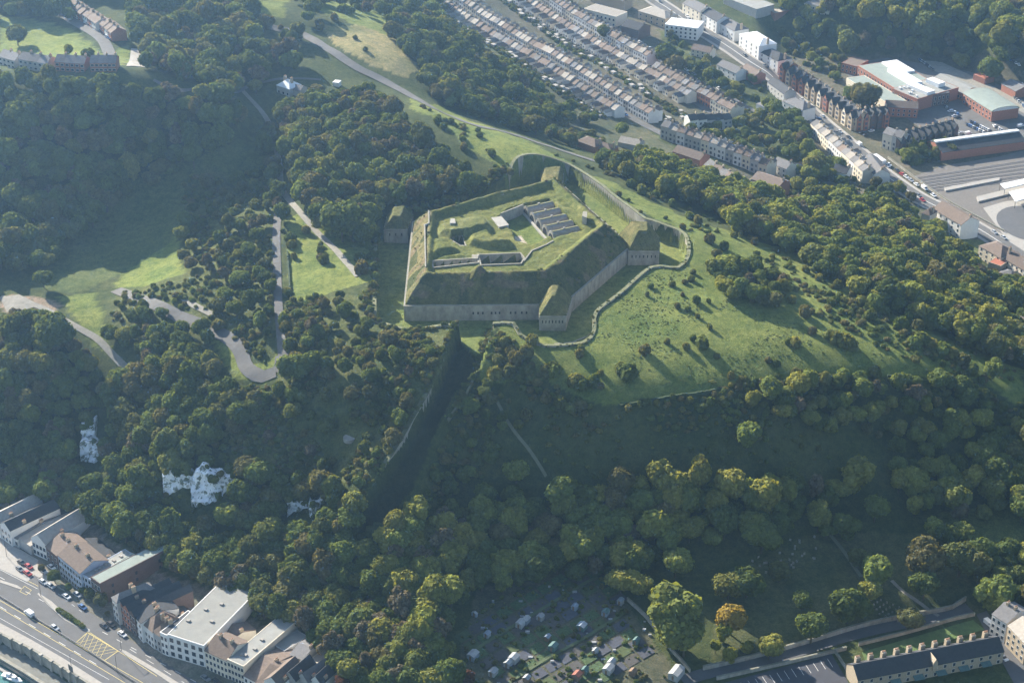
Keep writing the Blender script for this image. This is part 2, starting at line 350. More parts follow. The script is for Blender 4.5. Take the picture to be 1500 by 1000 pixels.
# per-edge distance: widths of the outer slope differ (front 13, right 12, rear 11, left 9)
wd = [13.0, 13.0, 10.0, 12.0, 9.0]; u = np.full(fx.shape, 9.0)
for i in range(5):
    a_, b_ = FP_[i], FP_[(i+1) % 5]; d_ = (b_-a_)/np.linalg.norm(b_-a_); nn = np.array([-d_[1], d_[0]])
    dist = (fx-a_[0])*nn[0]+(fy-a_[1])*nn[1]; u = np.minimum(u, dist/wd[i])
sm = lambda t: np.clip(t, 0, 1)**2*(3-2*np.clip(t, 0, 1))
TZ = 80.6
crest = CZ+vnoise(fx, fy, 22, 8)*1.2-0.6
hz = WZ+.25+(crest-WZ)*np.clip((u-.08)/.92, 0, 1)**.8
hz = np.where(u > 1.12, crest+(TZ-crest)*sm((u-1.12)/.28), hz)
hz += vnoise(fx, fy, 3, 9)*.5*np.clip((u-.1)*5, 0, 1)+vnoise(fx, fy, 1.3, 10)*.22*np.clip((u-.1)*5, 0, 1)
c3 = lambda cx, cy: (740+cx/10, 260+cy/10)
c5 = lambda cx, cy: (560+cx/4.763, 290+cy/4.763)
def region(pts, z): return WP([c5(*p) for p in pts], z)
def ramp(poly, wdt, curve=True):
    d = segdist(fx, fy, poly); m_ = inpoly(fx, fy, poly); return np.where(m_, sm(d/wdt), 0)
FM = [([(365, 185), (470, 150), (710, 105), (790, 185), (760, 212), (560, 262), (480, 268), (380, 240)], 3.4, 4.5, TZ),
      ([(306, 275), (395, 255), (560, 345), (545, 362), (318, 415)], 2.6, 5, TZ),
      ([(350, 425), (420, 385), (540, 372), (600, 385), (610, 420)], 1.5, 5, TZ),
      ([(590, 265), (745, 215), (800, 280), (925, 298), (935, 338), (690, 348), (590, 320)], 3.2, 3.5, TZ-.8)]
for poly, h, w_, z_ in FM:
    hz += h*ramp(region(poly, z_+h*.6), w_)
mound = region([(600, 560), (630, 470), (680, 445), (730, 480), (745, 560)], TZ+2); hz += 3.2*ramp(mound, 4)
hz += 1.5*ramp(region([(1180, 470), (1330, 330), (1420, 260), (1440, 290), (1260, 480)], CZ), 4)
T1 = region([(352, 445), (665, 425), (668, 455), (357, 490)], TZ); T2 = region([(672, 402), (962, 390), (990, 425), (965, 462), (690, 472)], TZ)
CUT = region([(490, 268), (560, 262), (580, 330), (545, 330), (480, 290)], TZ)
PAR = region([(780, 205), (880, 120), (985, 85), (1190, 300), (1140, 330), (1040, 372), (930, 345), (905, 270)], 77)
CAS = region([(985, 75), (1165, 15), (1425, 215), (1180, 300)], 80); CASX = [tuple(W(*c3(*q), 80)) for q in ((270, 400), (640, 325), (1150, 780), (700, 905))]
for poly, z_ in ((CASX, 76.5), (T1, 76.2), (T2, 76.2), (CUT, 77.2), (PAR, 76.6)):
    m_ = inpoly(fx, fy, poly); hz = np.where(m_, z_+vnoise(fx, fy, 5, 3)*.3, hz)
FORT = empty('hilltop_fort', (0, 0, 0)); tag(FORT, 'five sided grass covered fort with grey flint walls in a dry ditch on the hilltop', 'fort')
RM = ground_mat('rampart_turf', bump=.7)
me, used = gridmesh('earthwork', fx, fy, hz, mask=inS, mats=[RM])
fc = np.zeros(fx.shape+(3,)); fc[:] = (.135, .155, .052); tf = np.full(fx.shape, .7)
outer = (u < 1.05); fc[outer] = (.12, .125, .052); tf[outer] = 1.0
le = (segdist(fx, fy, [SC_P[4], SC_P[0]], False) < 9.6) & (segdist(fx, fy, [SC_P[0], SC_P[1]], False) > 4) & (segdist(fx, fy, [SC_P[3], SC_P[4]], False) > 5); fc[le] = (.17, .165, .085)
fc[(vnoise(fx, fy, 6, 12) > .12) & outer] = (.075, .09, .04); fc[(vnoise(fx, fy, 4, 15) > .22) & outer] = (.16, .14, .09)
for poly, _, _, z_ in FM[:1]: fc[inpoly(fx, fy, region(poly, z_+2))] = (.17, .185, .075)
fc[inpoly(fx, fy, PAR)] = (.14, .185, .055); fc[inpoly(fx, fy, T1) | inpoly(fx, fy, T2) | inpoly(fx, fy, CUT)] = (.10, .11, .06)
fc[inpoly(fx, fy, region([(920, 268), (965, 255), (1015, 320), (1000, 350), (940, 330)], 77))] = (.42, .40, .35)
sc_ = vnoise(fx, fy, 2.5, 14); fc[(sc_ > .36) & ~outer & (hz > 79.5)] = (.20, .21, .09)
a = me.attributes.new('cover', 'FLOAT_COLOR', 'POINT'); a.data.foreach_set('color', np.concatenate([fc.reshape(-1, 3)[used], np.ones((len(used), 1))], 1).ravel())
a = me.attributes.new('tuft', 'FLOAT', 'POINT'); a.data.foreach_set('value', tf.ravel()[used])
link('earthwork', me, FORT)
def fortH(x, y):
    i = np.clip(((np.asarray(x)-x0)/.55).astype(int), 0, fx.shape[1]-1); j = np.clip(((np.asarray(y)-y0)/.55).astype(int), 0, fx.shape[0]-1); return hz[j, i]
def wallrun(name, pts, zt, zb, th, m, parent=None, capm=None, cap=.35, closed=False, caph=.25, inner=1, seg=6.0):
    """vertical wall along world pts; zt/zb scalar or per point; thickness to the left (inner=1) of the run"""
    P = [np.array(p[:2], float) for p in pts]; n = len(P)
    ZT = [zt]*n if np.isscalar(zt) else list(zt); ZB = [zb]*n if np.isscalar(zb) else list(zb)
    nor = []
    for i in range(n):
        a = P[(i-1) % n] if (closed or i > 0) else None; c = P[(i+1) % n] if (closed or i < n-1) else None
        ds = []
        if a is not None: ds.append((P[i]-a)/max(1e-6, np.linalg.norm(P[i]-a)))
        if c is not None: ds.append((c-P[i])/max(1e-6, np.linalg.norm(c-P[i])))
        if len(ds) == 2:
            n1 = np.array([-ds[0][1], ds[0][0]]); n2 = np.array([-ds[1][1], ds[1][0]]); k = n1+n2; k = k/max(.4, np.linalg.norm(k)); k = k/max(.5, float(k@n1)); nor.append(k)
        else: nor.append(np.array([-ds[0][1], ds[0][0]]))
    mb = MB(); cb = MB(); R_ = range(n) if closed else range(n-1)
    for i in R_:
        j = (i+1) % n; a, b = P[i], P[j]; ai, bi = a+nor[i]*th*inner, b+nor[j]*th*inner
        mb.hull([(*a, ZB[i]), (*b, ZB[j]), (*bi, ZB[j]), (*ai, ZB[i])], [(*a, ZT[i]), (*b, ZT[j]), (*bi, ZT[j]), (*ai, ZT[i])])
        if capm:
            e = .15; a0, b0 = a-nor[i]*e*inner, b-nor[j]*e*inner; a2, b2 = a+nor[i]*cap*inner, b+nor[j]*cap*inner
            cb.hull([(*a0, ZT[i]), (*b0, ZT[j]), (*b2, ZT[j]), (*a2, ZT[i])], [(*a0, ZT[i]+caph), (*b0, ZT[j]+caph), (*b2, ZT[j]+caph), (*a2, ZT[i]+caph)])
    o = mb.build(name, m, parent)
    if capm: cb.build('coping', capm, o if parent is None else parent)
    return o
# scarp wall runs all round the fort
wallrun('scarp_wall', SC_P, WZ+.15, FZ-1.5, 1.2, STONE, FORT, COPE, .7, closed=True)
# string course and loopholes on the front wall
def along(a, b, t): return np.array(a[:2])*(1-t)+np.array(b[:2])*t
def openings(a, b, ts, z, w, h, name='loophole', parent=None, m=None, out=.06):
    a = np.array(a[:2]); b = np.array(b[:2]); d = (b-a)/np.linalg.norm(b-a); nn = np.array([d[1], -d[0]])
    for t in ts:
        c = a*(1-t)+b*t; mb = MB(); p = c-d*w/2+nn*out; q = c+d*w/2+nn*out; p2 = p-nn*(out+.05); q2 = q-nn*(out+.05)
        mb.hull([(*p, z), (*q, z), (*q2, z), (*p2, z)], [(*p, z+h), (*q, z+h), (*q2, z+h), (*p2, z+h)])
        mb.build(name, m or DARK, parent)
openings(SC_P[0], SC_P[1], [.435, .465, .495, .55, .575, .60, .67, .70, .74, .77], 69.2, .7, 1.1, parent=FORT)
# caponiers
def caponier(foot, name, n_loop, mound_h, label=None, back=None, tex=True):
    """foot: world ring starting front-left, front-right, back-right, back-left"""
    E = link(name, None, FORT) if False else None
    mb = MB(); mb.hull([(p[0], p[1], FZ-1) for p in foot], [(p[0], p[1], WZ+.2) for p in foot]); cap = mb.build(name, STONE, FORT)
    cb = MB(); c = np.mean([p[:2] for p in foot], 0)
    o1 = [(p[0]+(p[0]-c[0])*.02, p[1]+(p[1]-c[1])*.02) for p in foot]
    cb.hull([(*p, WZ-.9) for p in o1], [(*p, WZ-.55) for p in o1]); cb.build('string_course', COPE, cap)
    # turf hood as a small height field
    xa, xb = min(p[0] for p in foot), max(p[0] for p in foot); ya, yb = min(p[1] for p in foot), max(p[1] for p in foot)
    gx, gy = np.meshgrid(np.arange(xa, xb+.4, .4), np.arange(ya, yb+.4, .4)); mk = inpoly(gx, gy, foot)
    d = segdist(gx, gy, foot); z = WZ+.25+np.where(mk, np.minimum(d*1.25, mound_h), 0)
    # back edge stays high so the hood runs into the rampart
    if back is not None:
        db = segdist(gx, gy, back, False); do = segdist(gx, gy, [p for p in foot], False); z = np.maximum(z, WZ+.25+np.minimum(segdist(gx, gy, foot[:1]+foot[1:3], False), segdist(gx, gy, [foot[3], foot[0], foot[1]], False)).clip(0, mound_h/1.25)*1.25)
    z += vnoise(gx, gy, 1.5, 3)*.35
    me, us = gridmesh('turf_hood', gx, gy, z, mask=mk, mats=[MATS['rampart_turf']])
    cc = np.zeros(gx.shape+(3,)); cc[:] = (.16, .16, .075)
    a = me.attributes.new('cover', 'FLOAT_COLOR', 'POINT'); a.data.foreach_set('color', np.concatenate([cc.reshape(-1, 3)[us], np.ones((len(us), 1))], 1).ravel())
    a = me.attributes.new('tuft', 'FLOAT', 'POINT'); a.data.foreach_set('value', np.full(len(us), .9)); link('turf_hood', me, cap)
    if n_loop: openings(foot[0], foot[1], [(k+1)/(n_loop+1) for k in range(n_loop)], 69.9, .42, 1.3, parent=cap, out=.12)
    return cap
F1 = WP([(790, 463), (829, 463)], WZ); v1 = np.array([F1[1][0]-F1[0][0], F1[1][1]-F1[0][1]]); 
f_ = [F1[0][:2], F1[1][:2], (F1[1][0]+3, F1[1][1]+17), (F1[0][0], F1[0][1]+14)]
caponier(f_, 'front_caponier', 7, 7.0, back=[f_[2], f_[3]])
F2 = WP([(920.5, 368), (966, 368)], WZ); f_ = [F2[0][:2], F2[1][:2], (F2[1][0]+1, F2[1][1]+15), (F2[0][0]-4, F2[0][1]+17)]
caponier(f_, 'side_caponier', 7, 7.5, back=[f_[2], f_[3]])
F3 = WP([(562, 336), (597, 336)], WZ); f_ = [F3[0][:2], F3[1][:2], (F3[1][0]+2, F3[1][1]+16), (F3[0][0]+.5, F3[0][1]+14)]
caponier(f_, 'left_caponier', 3, 5.0, back=[f_[2], f_[3]])
F4 = WP([(793, 276), (822, 276)], WZ); f_ = [F4[0][:2], F4[1][:2], (F4[1][0]+2, F4[1][1]+22), (F4[0][0], F4[0][1]+20)]
caponier(f_, 'rear_caponier', 0, 2.5, back=[f_[0], f_[3]])
# five bomb-proof casemates
c3 = lambda cx, cy: (740+cx/10, 260+cy/10)
RZ_ = 80.9
ra = [(318, 440), (410, 530), (503, 620), (597, 712), (685, 800)]; rb = [(700, 350), (800, 437), (893, 523), (980, 603), (1110, 690)]
ra = [(300, 432), (393, 524), (487, 616), (580, 706), (668, 792)]
for i in range(5):
    A = W(*c3(*ra[i]), RZ_); B = W(*c3(ra[i][0]+398, ra[i][1]-88), RZ_); d = (B-A)[:2]; Ln = np.linalg.norm(d); rz = math.atan2(d[1], d[0])-math.pi/2
    E = link('casemate', None, FORT); E.location = (A[0], A[1], 76.4); E.rotation_euler = (0, 0, rz)
    w = 2.75; mb = MB(); prof = [(-w, 0), (-w, 2.0)]+[(w*.98*math.cos(math.pi-k*math.pi/10), 2.0+2.3*math.sin(k*math.pi/10)) for k in range(1, 10)]+[(w, 2.0), (w, 0)]
    E2 = mb.prism(prof[::-1], .6, Ln).build('vault', BRICKW, E)
    fb = MB(); pr = [(-w-.25, 0), (-w-.25, 2.3), (-w*.62, 4.2), (0, 4.9), (w*.62, 4.2), (w+.25, 2.3), (w+.25, 0)]
    fb.prism(pr[::-1], 0, .6); fb.build('front_gable', STONE, E)
    ab = MB(); pr = [(-1.9, .05), (-1.9, 1.9), (-1.3, 3.0), (0, 3.6), (1.3, 3.0), (1.9, 1.9), (1.9, .05)]
    ab.prism(pr[::-1], -.05, .02); ab.build('arch_opening', DARK, E)
    cb = MB(); cb.box(-.35, .35, .3, Ln-.2, 4.2, 4.55); cb.build('ridge_turf', mat('dry_turf', (.24, .23, .12), scale=1.5), E)
    hb_ = MB(); hb_.box(-.5, .5, Ln*.45, Ln*.45+1, 3.4, 5.2); hb_.build('chimney_stub', COPE, E)
# trench walls and copings, retaining walls
def rim(poly, zt, zb, parent=FORT, th=.5, name='retaining_wall', capm=COPE, inner=1):
    return wallrun(name, poly, zt, zb, th, STONE, parent, capm, .5, closed=True, inner=-1 if polyarea(poly) > 0 else 1)
def polyarea(p): return sum(p[i][0]*p[(i+1) % len(p)][1]-p[(i+1) % len(p)][0]*p[i][1] for i in range(len(p)))/2
for T in (T1, T2): rim([t[:2] for t in T], TZ+.35, 75.8)
rim([t[:2] for t in CUT], TZ-.2, 76.5)
S_ = WP([c5(1190, 302), (c5(1140, 330)), c5(1040, 372), c5(985, 445)], TZ); wallrun('retaining_wall', S_, TZ+.3, 76, .5, STONE, FORT, COPE, .5, inner=1)
S_ = WP([c5(830, 125), c5(945, 80), c5(985, 62)], TZ); wallrun('retaining_wall', S_, TZ+1.2, 76, .6, STONE, FORT, COPE, .5, inner=1)
S_ = WP([c5(305, 500), c5(298, 205), c5(328, 195), c5(326, 105)], TZ+1.5); wallrun('parapet_wall', S_, CZ-.3, TZ-.5, .5, STONE, FORT, COPE, .5, inner=1)
S_ = WP([c5(330, 108), c5(600, 38), c5(730, 5), c5(850, -15)], TZ+1.6); wallrun('parapet_wall', S_, CZ-.6, TZ-.5, .5, STONE, FORT, None, .5, inner=1)
# small roofed block and guard room
def fbox(name, px4, z, zb, mr, mw, parent=FORT):
    w = WP([c5(*p) for p in px4], z); mb = MB(); mb.hull([(p[0], p[1], zb) for p in w], [(p[0], p[1], z) for p in w]); o = mb.build(name, mw, parent)
    c = np.mean(w, 0); rb_ = MB(); ww = [((p[0]-c[0])*1.04+c[0], (p[1]-c[1])*1.04+c[1]) for p in w]; rb_.hull([(*p, z) for p in ww], [(*p, z+.3) for p in ww]); rb_.build('roof_slab', mr, o); return o
fbox('magazine_block', [(815, 205), (882, 190), (830, 132), (762, 142)], 81.0, 76.5, CONC, STONE)
fbox('guard_room', [(850, 268), (905, 268), (880, 215), (800, 215)], 79.2, 76.5, mat('dark_felt', (.06, .065, .07)), STONE)
fbox('ventilation_hut', [(472, 178), (512, 178), (505, 148), (478, 148)], 84.6, 82.0, CONC, STONE)
fbox('store_hut', [(1395, 130), (1425, 140), (1429, 100), (1400, 98)], 84.2, 80.5, COPE, STONE)
fbox('stair_head', [(625, 425), (668, 425), (668, 398), (625, 398)], 81.4, 76.5, COPE, STONE)
for q in ((330, 540), (350, 530), (365, 545), (470, 515), (490, 540), (520, 528)):
    p = W(*c5(*q), TZ+.4); mb = MB(); r = random.uniform(.5, 1.0); mb.cyl(p[0], p[1], TZ-.3, TZ+.9*r, r, r*.6, 7); mb.build('stone_block', CONC, FORT)
# fallen bare footing strip along parade
wallrun('casemate_footing', [W(*c3(250, 480), 77), W(*c3(670, 960), 77)], 77.4, 76.3, 1.2, CONC, FORT, inner=-1)
# ------------------------------------------------------------------ counterscarp walls
def csrun(px, name, label, zt=73.2, inner=1, zb=FZ-1):
    w = WP(px, 73.0); w = resample(w, 4.0)
    zt_ = [max(55, float(Hb(p[0]+0, p[1], BASE)))+.35 for p in w]
    o = wallrun(name, w, [z for z in zt_], zb, 1.5, STONE, None, mat('turfed_coping', (.10, .12, .045), scale=.5, col2=(.22, .21, .13)), 1.5, inner=inner, caph=.15)
    return tag(o, label, 'wall')
def outward(px): return px
csrun([(722, 478), (738, 477), (754, 478), (764, 489), (796, 500), (852, 496), (868, 482), (871, 460), (908, 430), (953, 392), (992, 389), (1006, 374), (1005, 352), (993.5, 338), (955, 326)], 'ditch_wall', 'long curving retaining wall on the outer edge of the fort ditch beside the open grass slope', inner=-1)
csrun([(955, 326), (944, 324), (877, 274), (858, 260), (832, 246), (800, 244), (762, 250), (745, 268)], 'ditch_wall', 'tall sunlit retaining wall of the ditch behind the fort, right of the rampart', inner=-1)
csrun([(553, 335), (552, 361), (551, 420), (551, 466)], 'ditch_wall', 'straight dark retaining wall left of the fort between the meadow and the ditch', inner=-1)
csrun([(551, 466), (600, 480), (672, 478)], 'ditch_wall', 'ivy topped retaining wall in front of the fort above the thicket', inner=-1)
w = [tuple(p) for p in spl]; w = [tuple(q_)+(float(np.interp(-q_[1], [-p[1] for p in w], [p[2] for p in w])),) for q_ in resample(w, 5)]; o = wallrun('ditch_wall', w, [min(max(p[2], float(Hb(p[0]-1.5, p[1], BASE)))+.5, p[2]+1.2) for p in w], [p[2]-11 for p in w], 1.7, STONE, None, MATS['turfed_coping'], 1.7, inner=-1); tag(o, 'high stone wall running downhill along the left side of the narrow dark ditch', 'wall')
w = [tuple(W(x_, y_, z_)) for x_, y_, z_ in ((724, 478, 73), (704, 515, 71), (688, 560, 67.5))]
# ------------------------------------------------------------------ vegetation
def leafmat(name, ramp, val=1.0, trans=.30):
    m = bpy.data.materials.new(name); m.use_nodes = True; N, L = nodes(m); N.remove(N['Principled BSDF'])
    oi = N.new('ShaderNodeObjectInfo'); r = N.new('ShaderNodeValToRGB')
    while len(r.color_ramp.elements) < len(ramp): r.color_ramp.elements.new(.5)
    for i, c in enumerate(ramp): r.color_ramp.elements[i].position = i/(len(ramp)-1) if len(ramp) > 1 else 0; r.color_ramp.elements[i].color = (*[v*val for v in c], 1)
    L.new(oi.outputs['Random'], r.inputs['Fac'])
    at = N.new('ShaderNodeAttribute'); at.attribute_name = 'lv'
    mr = N.new('ShaderNodeMapRange'); mr.inputs['To Min'].default_value = .55; mr.inputs['To Max'].default_value = 1.45; L.new(at.outputs['Fac'], mr.inputs['Value'])
    hs = N.new('ShaderNodeHueSaturation'); L.new(mr.outputs['Result'], hs.inputs['Value']); L.new(r.outputs['Color'], hs.inputs['Color'])
    d = N.new('ShaderNodeBsdfDiffuse'); t = N.new('ShaderNodeBsdfTranslucent'); mx = N.new('ShaderNodeMixShader'); mx.inputs[0].default_value = trans
    tc = N.new('ShaderNodeMix'); tc.data_type = 'RGBA'; tc.blend_type = 'MULTIPLY'; tc.inputs['Factor'].default_value = 1; tc.inputs['B'].default_value = (2.0, 1.8, .6, 1); L.new(hs.outputs['Color'], tc.inputs['A'])
    L.new(hs.outputs['Color'], d.inputs['Color']); L.new(tc.outputs['Result'], t.inputs['Color'])
    L.new(d.outputs[0], mx.inputs[1]); L.new(t.outputs[0], mx.inputs[2]); L.new(mx.outputs[0], N['Material Output'].inputs['Surface'])
    MATS[name] = m; return m
G1, G2, G3, OL, BR = (.076, .100, .036), (.104, .136, .046), (.138, .174, .056), (.178, .178, .058), (.135, .12, .062)
LEAF = leafmat('broadleaf_foliage', [G1, G2, G1, G2, BR, G2, G3, G1, G2, OL, G3, G1, BR, G2])
LIGHTL = leafmat('pale_sunlit_foliage', [G3, (.20, .22, .06), (.22, .215, .06), G3])  # paler leaves; on sunlit crowns the sun is put into this colour
BUSHL = leafmat('scrub_foliage', [G1, G2, BR, G3, G1, OL, BR, G2])
ORANGE = leafmat('autumn_orange_foliage', [(.27, .20, .05), (.25, .20, .05)])
BROWNL = leafmat('reddish_brown_foliage', [(.10, .05, .035), (.12, .06, .04)])
YELL = leafmat('yellow_green_foliage', [(.22, .21, .045), (.19, .21, .05)])
BARK = mat('bark', (.10, .085, .065), scale=2.0)
def crown(name, seed, nl=15, leaves=3400, ls=.092, shape=(1, 1, .85), lift=1.25, mats=(LEAF,), spread=.62, lump=(.28, .5)):
    rg = np.random.default_rng(seed); L_ = []
    for i in range(nl):
        while True:
            p = rg.uniform(-1, 1, 3)
            if .25 < np.linalg.norm(p) < 1: break
        p = p/np.linalg.norm(p)**.5*spread*np.array(shape); p[2] = abs(p[2])*1.0 if rg.random() < .8 else p[2]*.8
        L_.append((p, rg.uniform(*lump)))
    L_.append((np.array([0, 0, .1]), .62))
    cs = np.array([l[0] for l in L_]); rs = np.array([l[1] for l in L_]); w = rs**2/np.sum(rs**2)
    V = []; F = []; lv = []; k = 0; M = leaves*2
    li = rg.choice(len(L_), M, p=w); n = rg.normal(size=(M, 3)); n /= np.linalg.norm(n, axis=1)[:, None]
    lumpv = rg.uniform(0, 1, len(L_))
    P = cs[li]+n*rs[li][:, None]*np.where(rg.random(M) < .25, rg.uniform(.95, 1.28, M), rg.uniform(.86, 1.06, M))[:, None]
    # drop points buried inside other lumps
    keep = np.ones(M, bool)
    for c, r in zip(cs, rs): keep &= np.linalg.norm(P-c, axis=1) > r*.82
    keep &= P[:, 2] > -.75*shape[2]; P = P[keep][:leaves]; n = n[keep][:leaves]; lj = li[keep][:leaves]; m = len(P)
    nn = n+rg.normal(size=(m, 3))*.38+np.array([0, 0, .12]); nn /= np.linalg.norm(nn, axis=1)[:, None]
    t = np.cross(nn, rg.normal(size=(m, 3))); t /= np.linalg.norm(t, axis=1)[:, None]; b = np.cross(nn, t)
    s = ls*rg.uniform(.6, 1.35, m)[:, None]; P = P+np.array([0, 0, lift])
    q = np.stack([P-t*s-b*s*.7, P+t*s-b*s*.7, P+t*s*.8+b*s*.8, P-t*s*.8+b*s*.8], 1).reshape(-1, 3)
    lv = np.repeat(np.clip(.5*rg.uniform(0, 1, m)+.5*lumpv[lj], 0, 1), 4)
    # inner cores stop see-through
    mb = MB()
    for c, r in zip(cs, rs):
        rr = r*.80; a = []
        for la in (-.8, -.3, .3, .8):
            for lo in range(7): a.append((c[0]+rr*math.cos(la)*math.cos(lo*.8976), c[1]+rr*math.cos(la)*math.sin(lo*.8976), c[2]+rr*math.sin(la)*1.1+lift))
        fs = [tuple(range(6, -1, -1)), tuple(range(21, 28))]+[(j*7+i, j*7+(i+1) % 7, (j+1)*7+(i+1) % 7, (j+1)*7+i) for j in range(3) for i in range(7)]
        mb.add(a, fs)
    vs = np.vstack([q, np.array(mb.v)]); nq = len(q)
    me = bpy.data.meshes.new(name); fcs = [(4*i, 4*i+1, 4*i+2, 4*i+3) for i in range(m)]+[tuple(nq+i for i in f) for f in mb.f]
    me.from_pydata(vs.tolist(), [], fcs)
    a = me.attributes.new('lv', 'FLOAT', 'POINT'); a.data.foreach_set('value', np.concatenate([lv, np.full(len(mb.v), .15)]))
    for mm in mats: me.materials.append(mm)
    me.update(); return me
def trunkmesh(name, seed):
    rg = random.Random(seed); mb = MB(); mb.cyl(0, 0, -.6, .55, .075, .055, 7)
    for k in range(5):
        a = k*1.256+rg.random(); x, y = math.cos(a), math.sin(a); l = .45+.2*rg.random()
        b = [(x*.02+.035*math.cos(t), y*.02+.035*math.sin(t), .45+.02*k) for t in (0, 2.09, 4.19)]; c = [(x*l+.015*math.cos(t), y*l+.015*math.sin(t), 1.0+.15*rg.random()) for t in (0, 2.09, 4.19)]
        mb.hull(b, c)
    return mb.mesh(name, [BARK])
CROWNS = [crown('crown_mesh', 10+i, nl=9+(i*5) % 13, spread=.6+.05*(i % 4), lump=(.22+.03*(i % 3), .52), shape=[(1, 1, .85), (1.05, .9, 1.0), (.9, 1.05, .75), (1, .95, 1.35), (1.1, 1, .7)][i % 5], lift=1.2) for i in range(8)]
TRUNKS = [trunkmesh('trunk_mesh', i) for i in range(3)]
BUSHES = [crown('bush_mesh', 50+i, nl=6+i % 4, leaves=700, ls=.16, shape=(1, 1, .6), lift=.45, mats=(BUSHL,), lump=(.3, .5)) for i in range(6)]
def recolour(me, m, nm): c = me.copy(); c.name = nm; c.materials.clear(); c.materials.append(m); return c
CR_L = [recolour(c, LIGHTL, 'crown_mesh_pale_sunlit') for c in CROWNS[:4]]; CR_T = [crown('crown_mesh_thin', 80+i, nl=11, leaves=1500, ls=.075, spread=.75, lump=(.16, .34), shape=(1, 1, 1.1), lift=1.25, mats=(leafmat('thin_brown_foliage_%d' % i, [(.14, .125, .085), (.15, .12, .08)], trans=.2),)) for i in range(2)]; CR_Y = [recolour(c, YELL, 'crown_mesh_yellow') for c in CROWNS[2:4]]; CR_O = [recolour(CROWNS[1], ORANGE, 'crown_mesh_orange')]; CR_B = [recolour(CROWNS[0], BROWNL, 'crown_mesh_brown')]
def tree(x, y, r, kind='d', label=None, group=None, hs=1.0, cat='tree', name='broadleaf_tree', sink=0.0):
    z = float(Hb(x, y))-sink; E = empty(name, (x, y, z), random.uniform(0, 6.28)); E.scale = (r*random.uniform(.85, 1.15), r*random.uniform(.85, 1.15), r*hs)
    pool = {'d': CROWNS, 'l': CR_L, 'y': CR_Y, 't': CR_T, 'o': CR_O, 'b': CR_B}[kind]
    c = link('crown', random.choice(pool), E); t = link('trunk', random.choice(TRUNKS), E); return tag(E, label, cat, group)
def bush(x, y, r, label=None, group=None, hs=1.0, name='bush', z=None):
    o = link(name, random.choice(BUSHES)); o.location = (x, y, (float(Hb(x, y)) if z is None else z)-.1*r); o.scale = (r, r, r*hs); o.rotation_euler = (0, 0, random.uniform(0, 6.28)); return tag(o, label, 'bush', group)
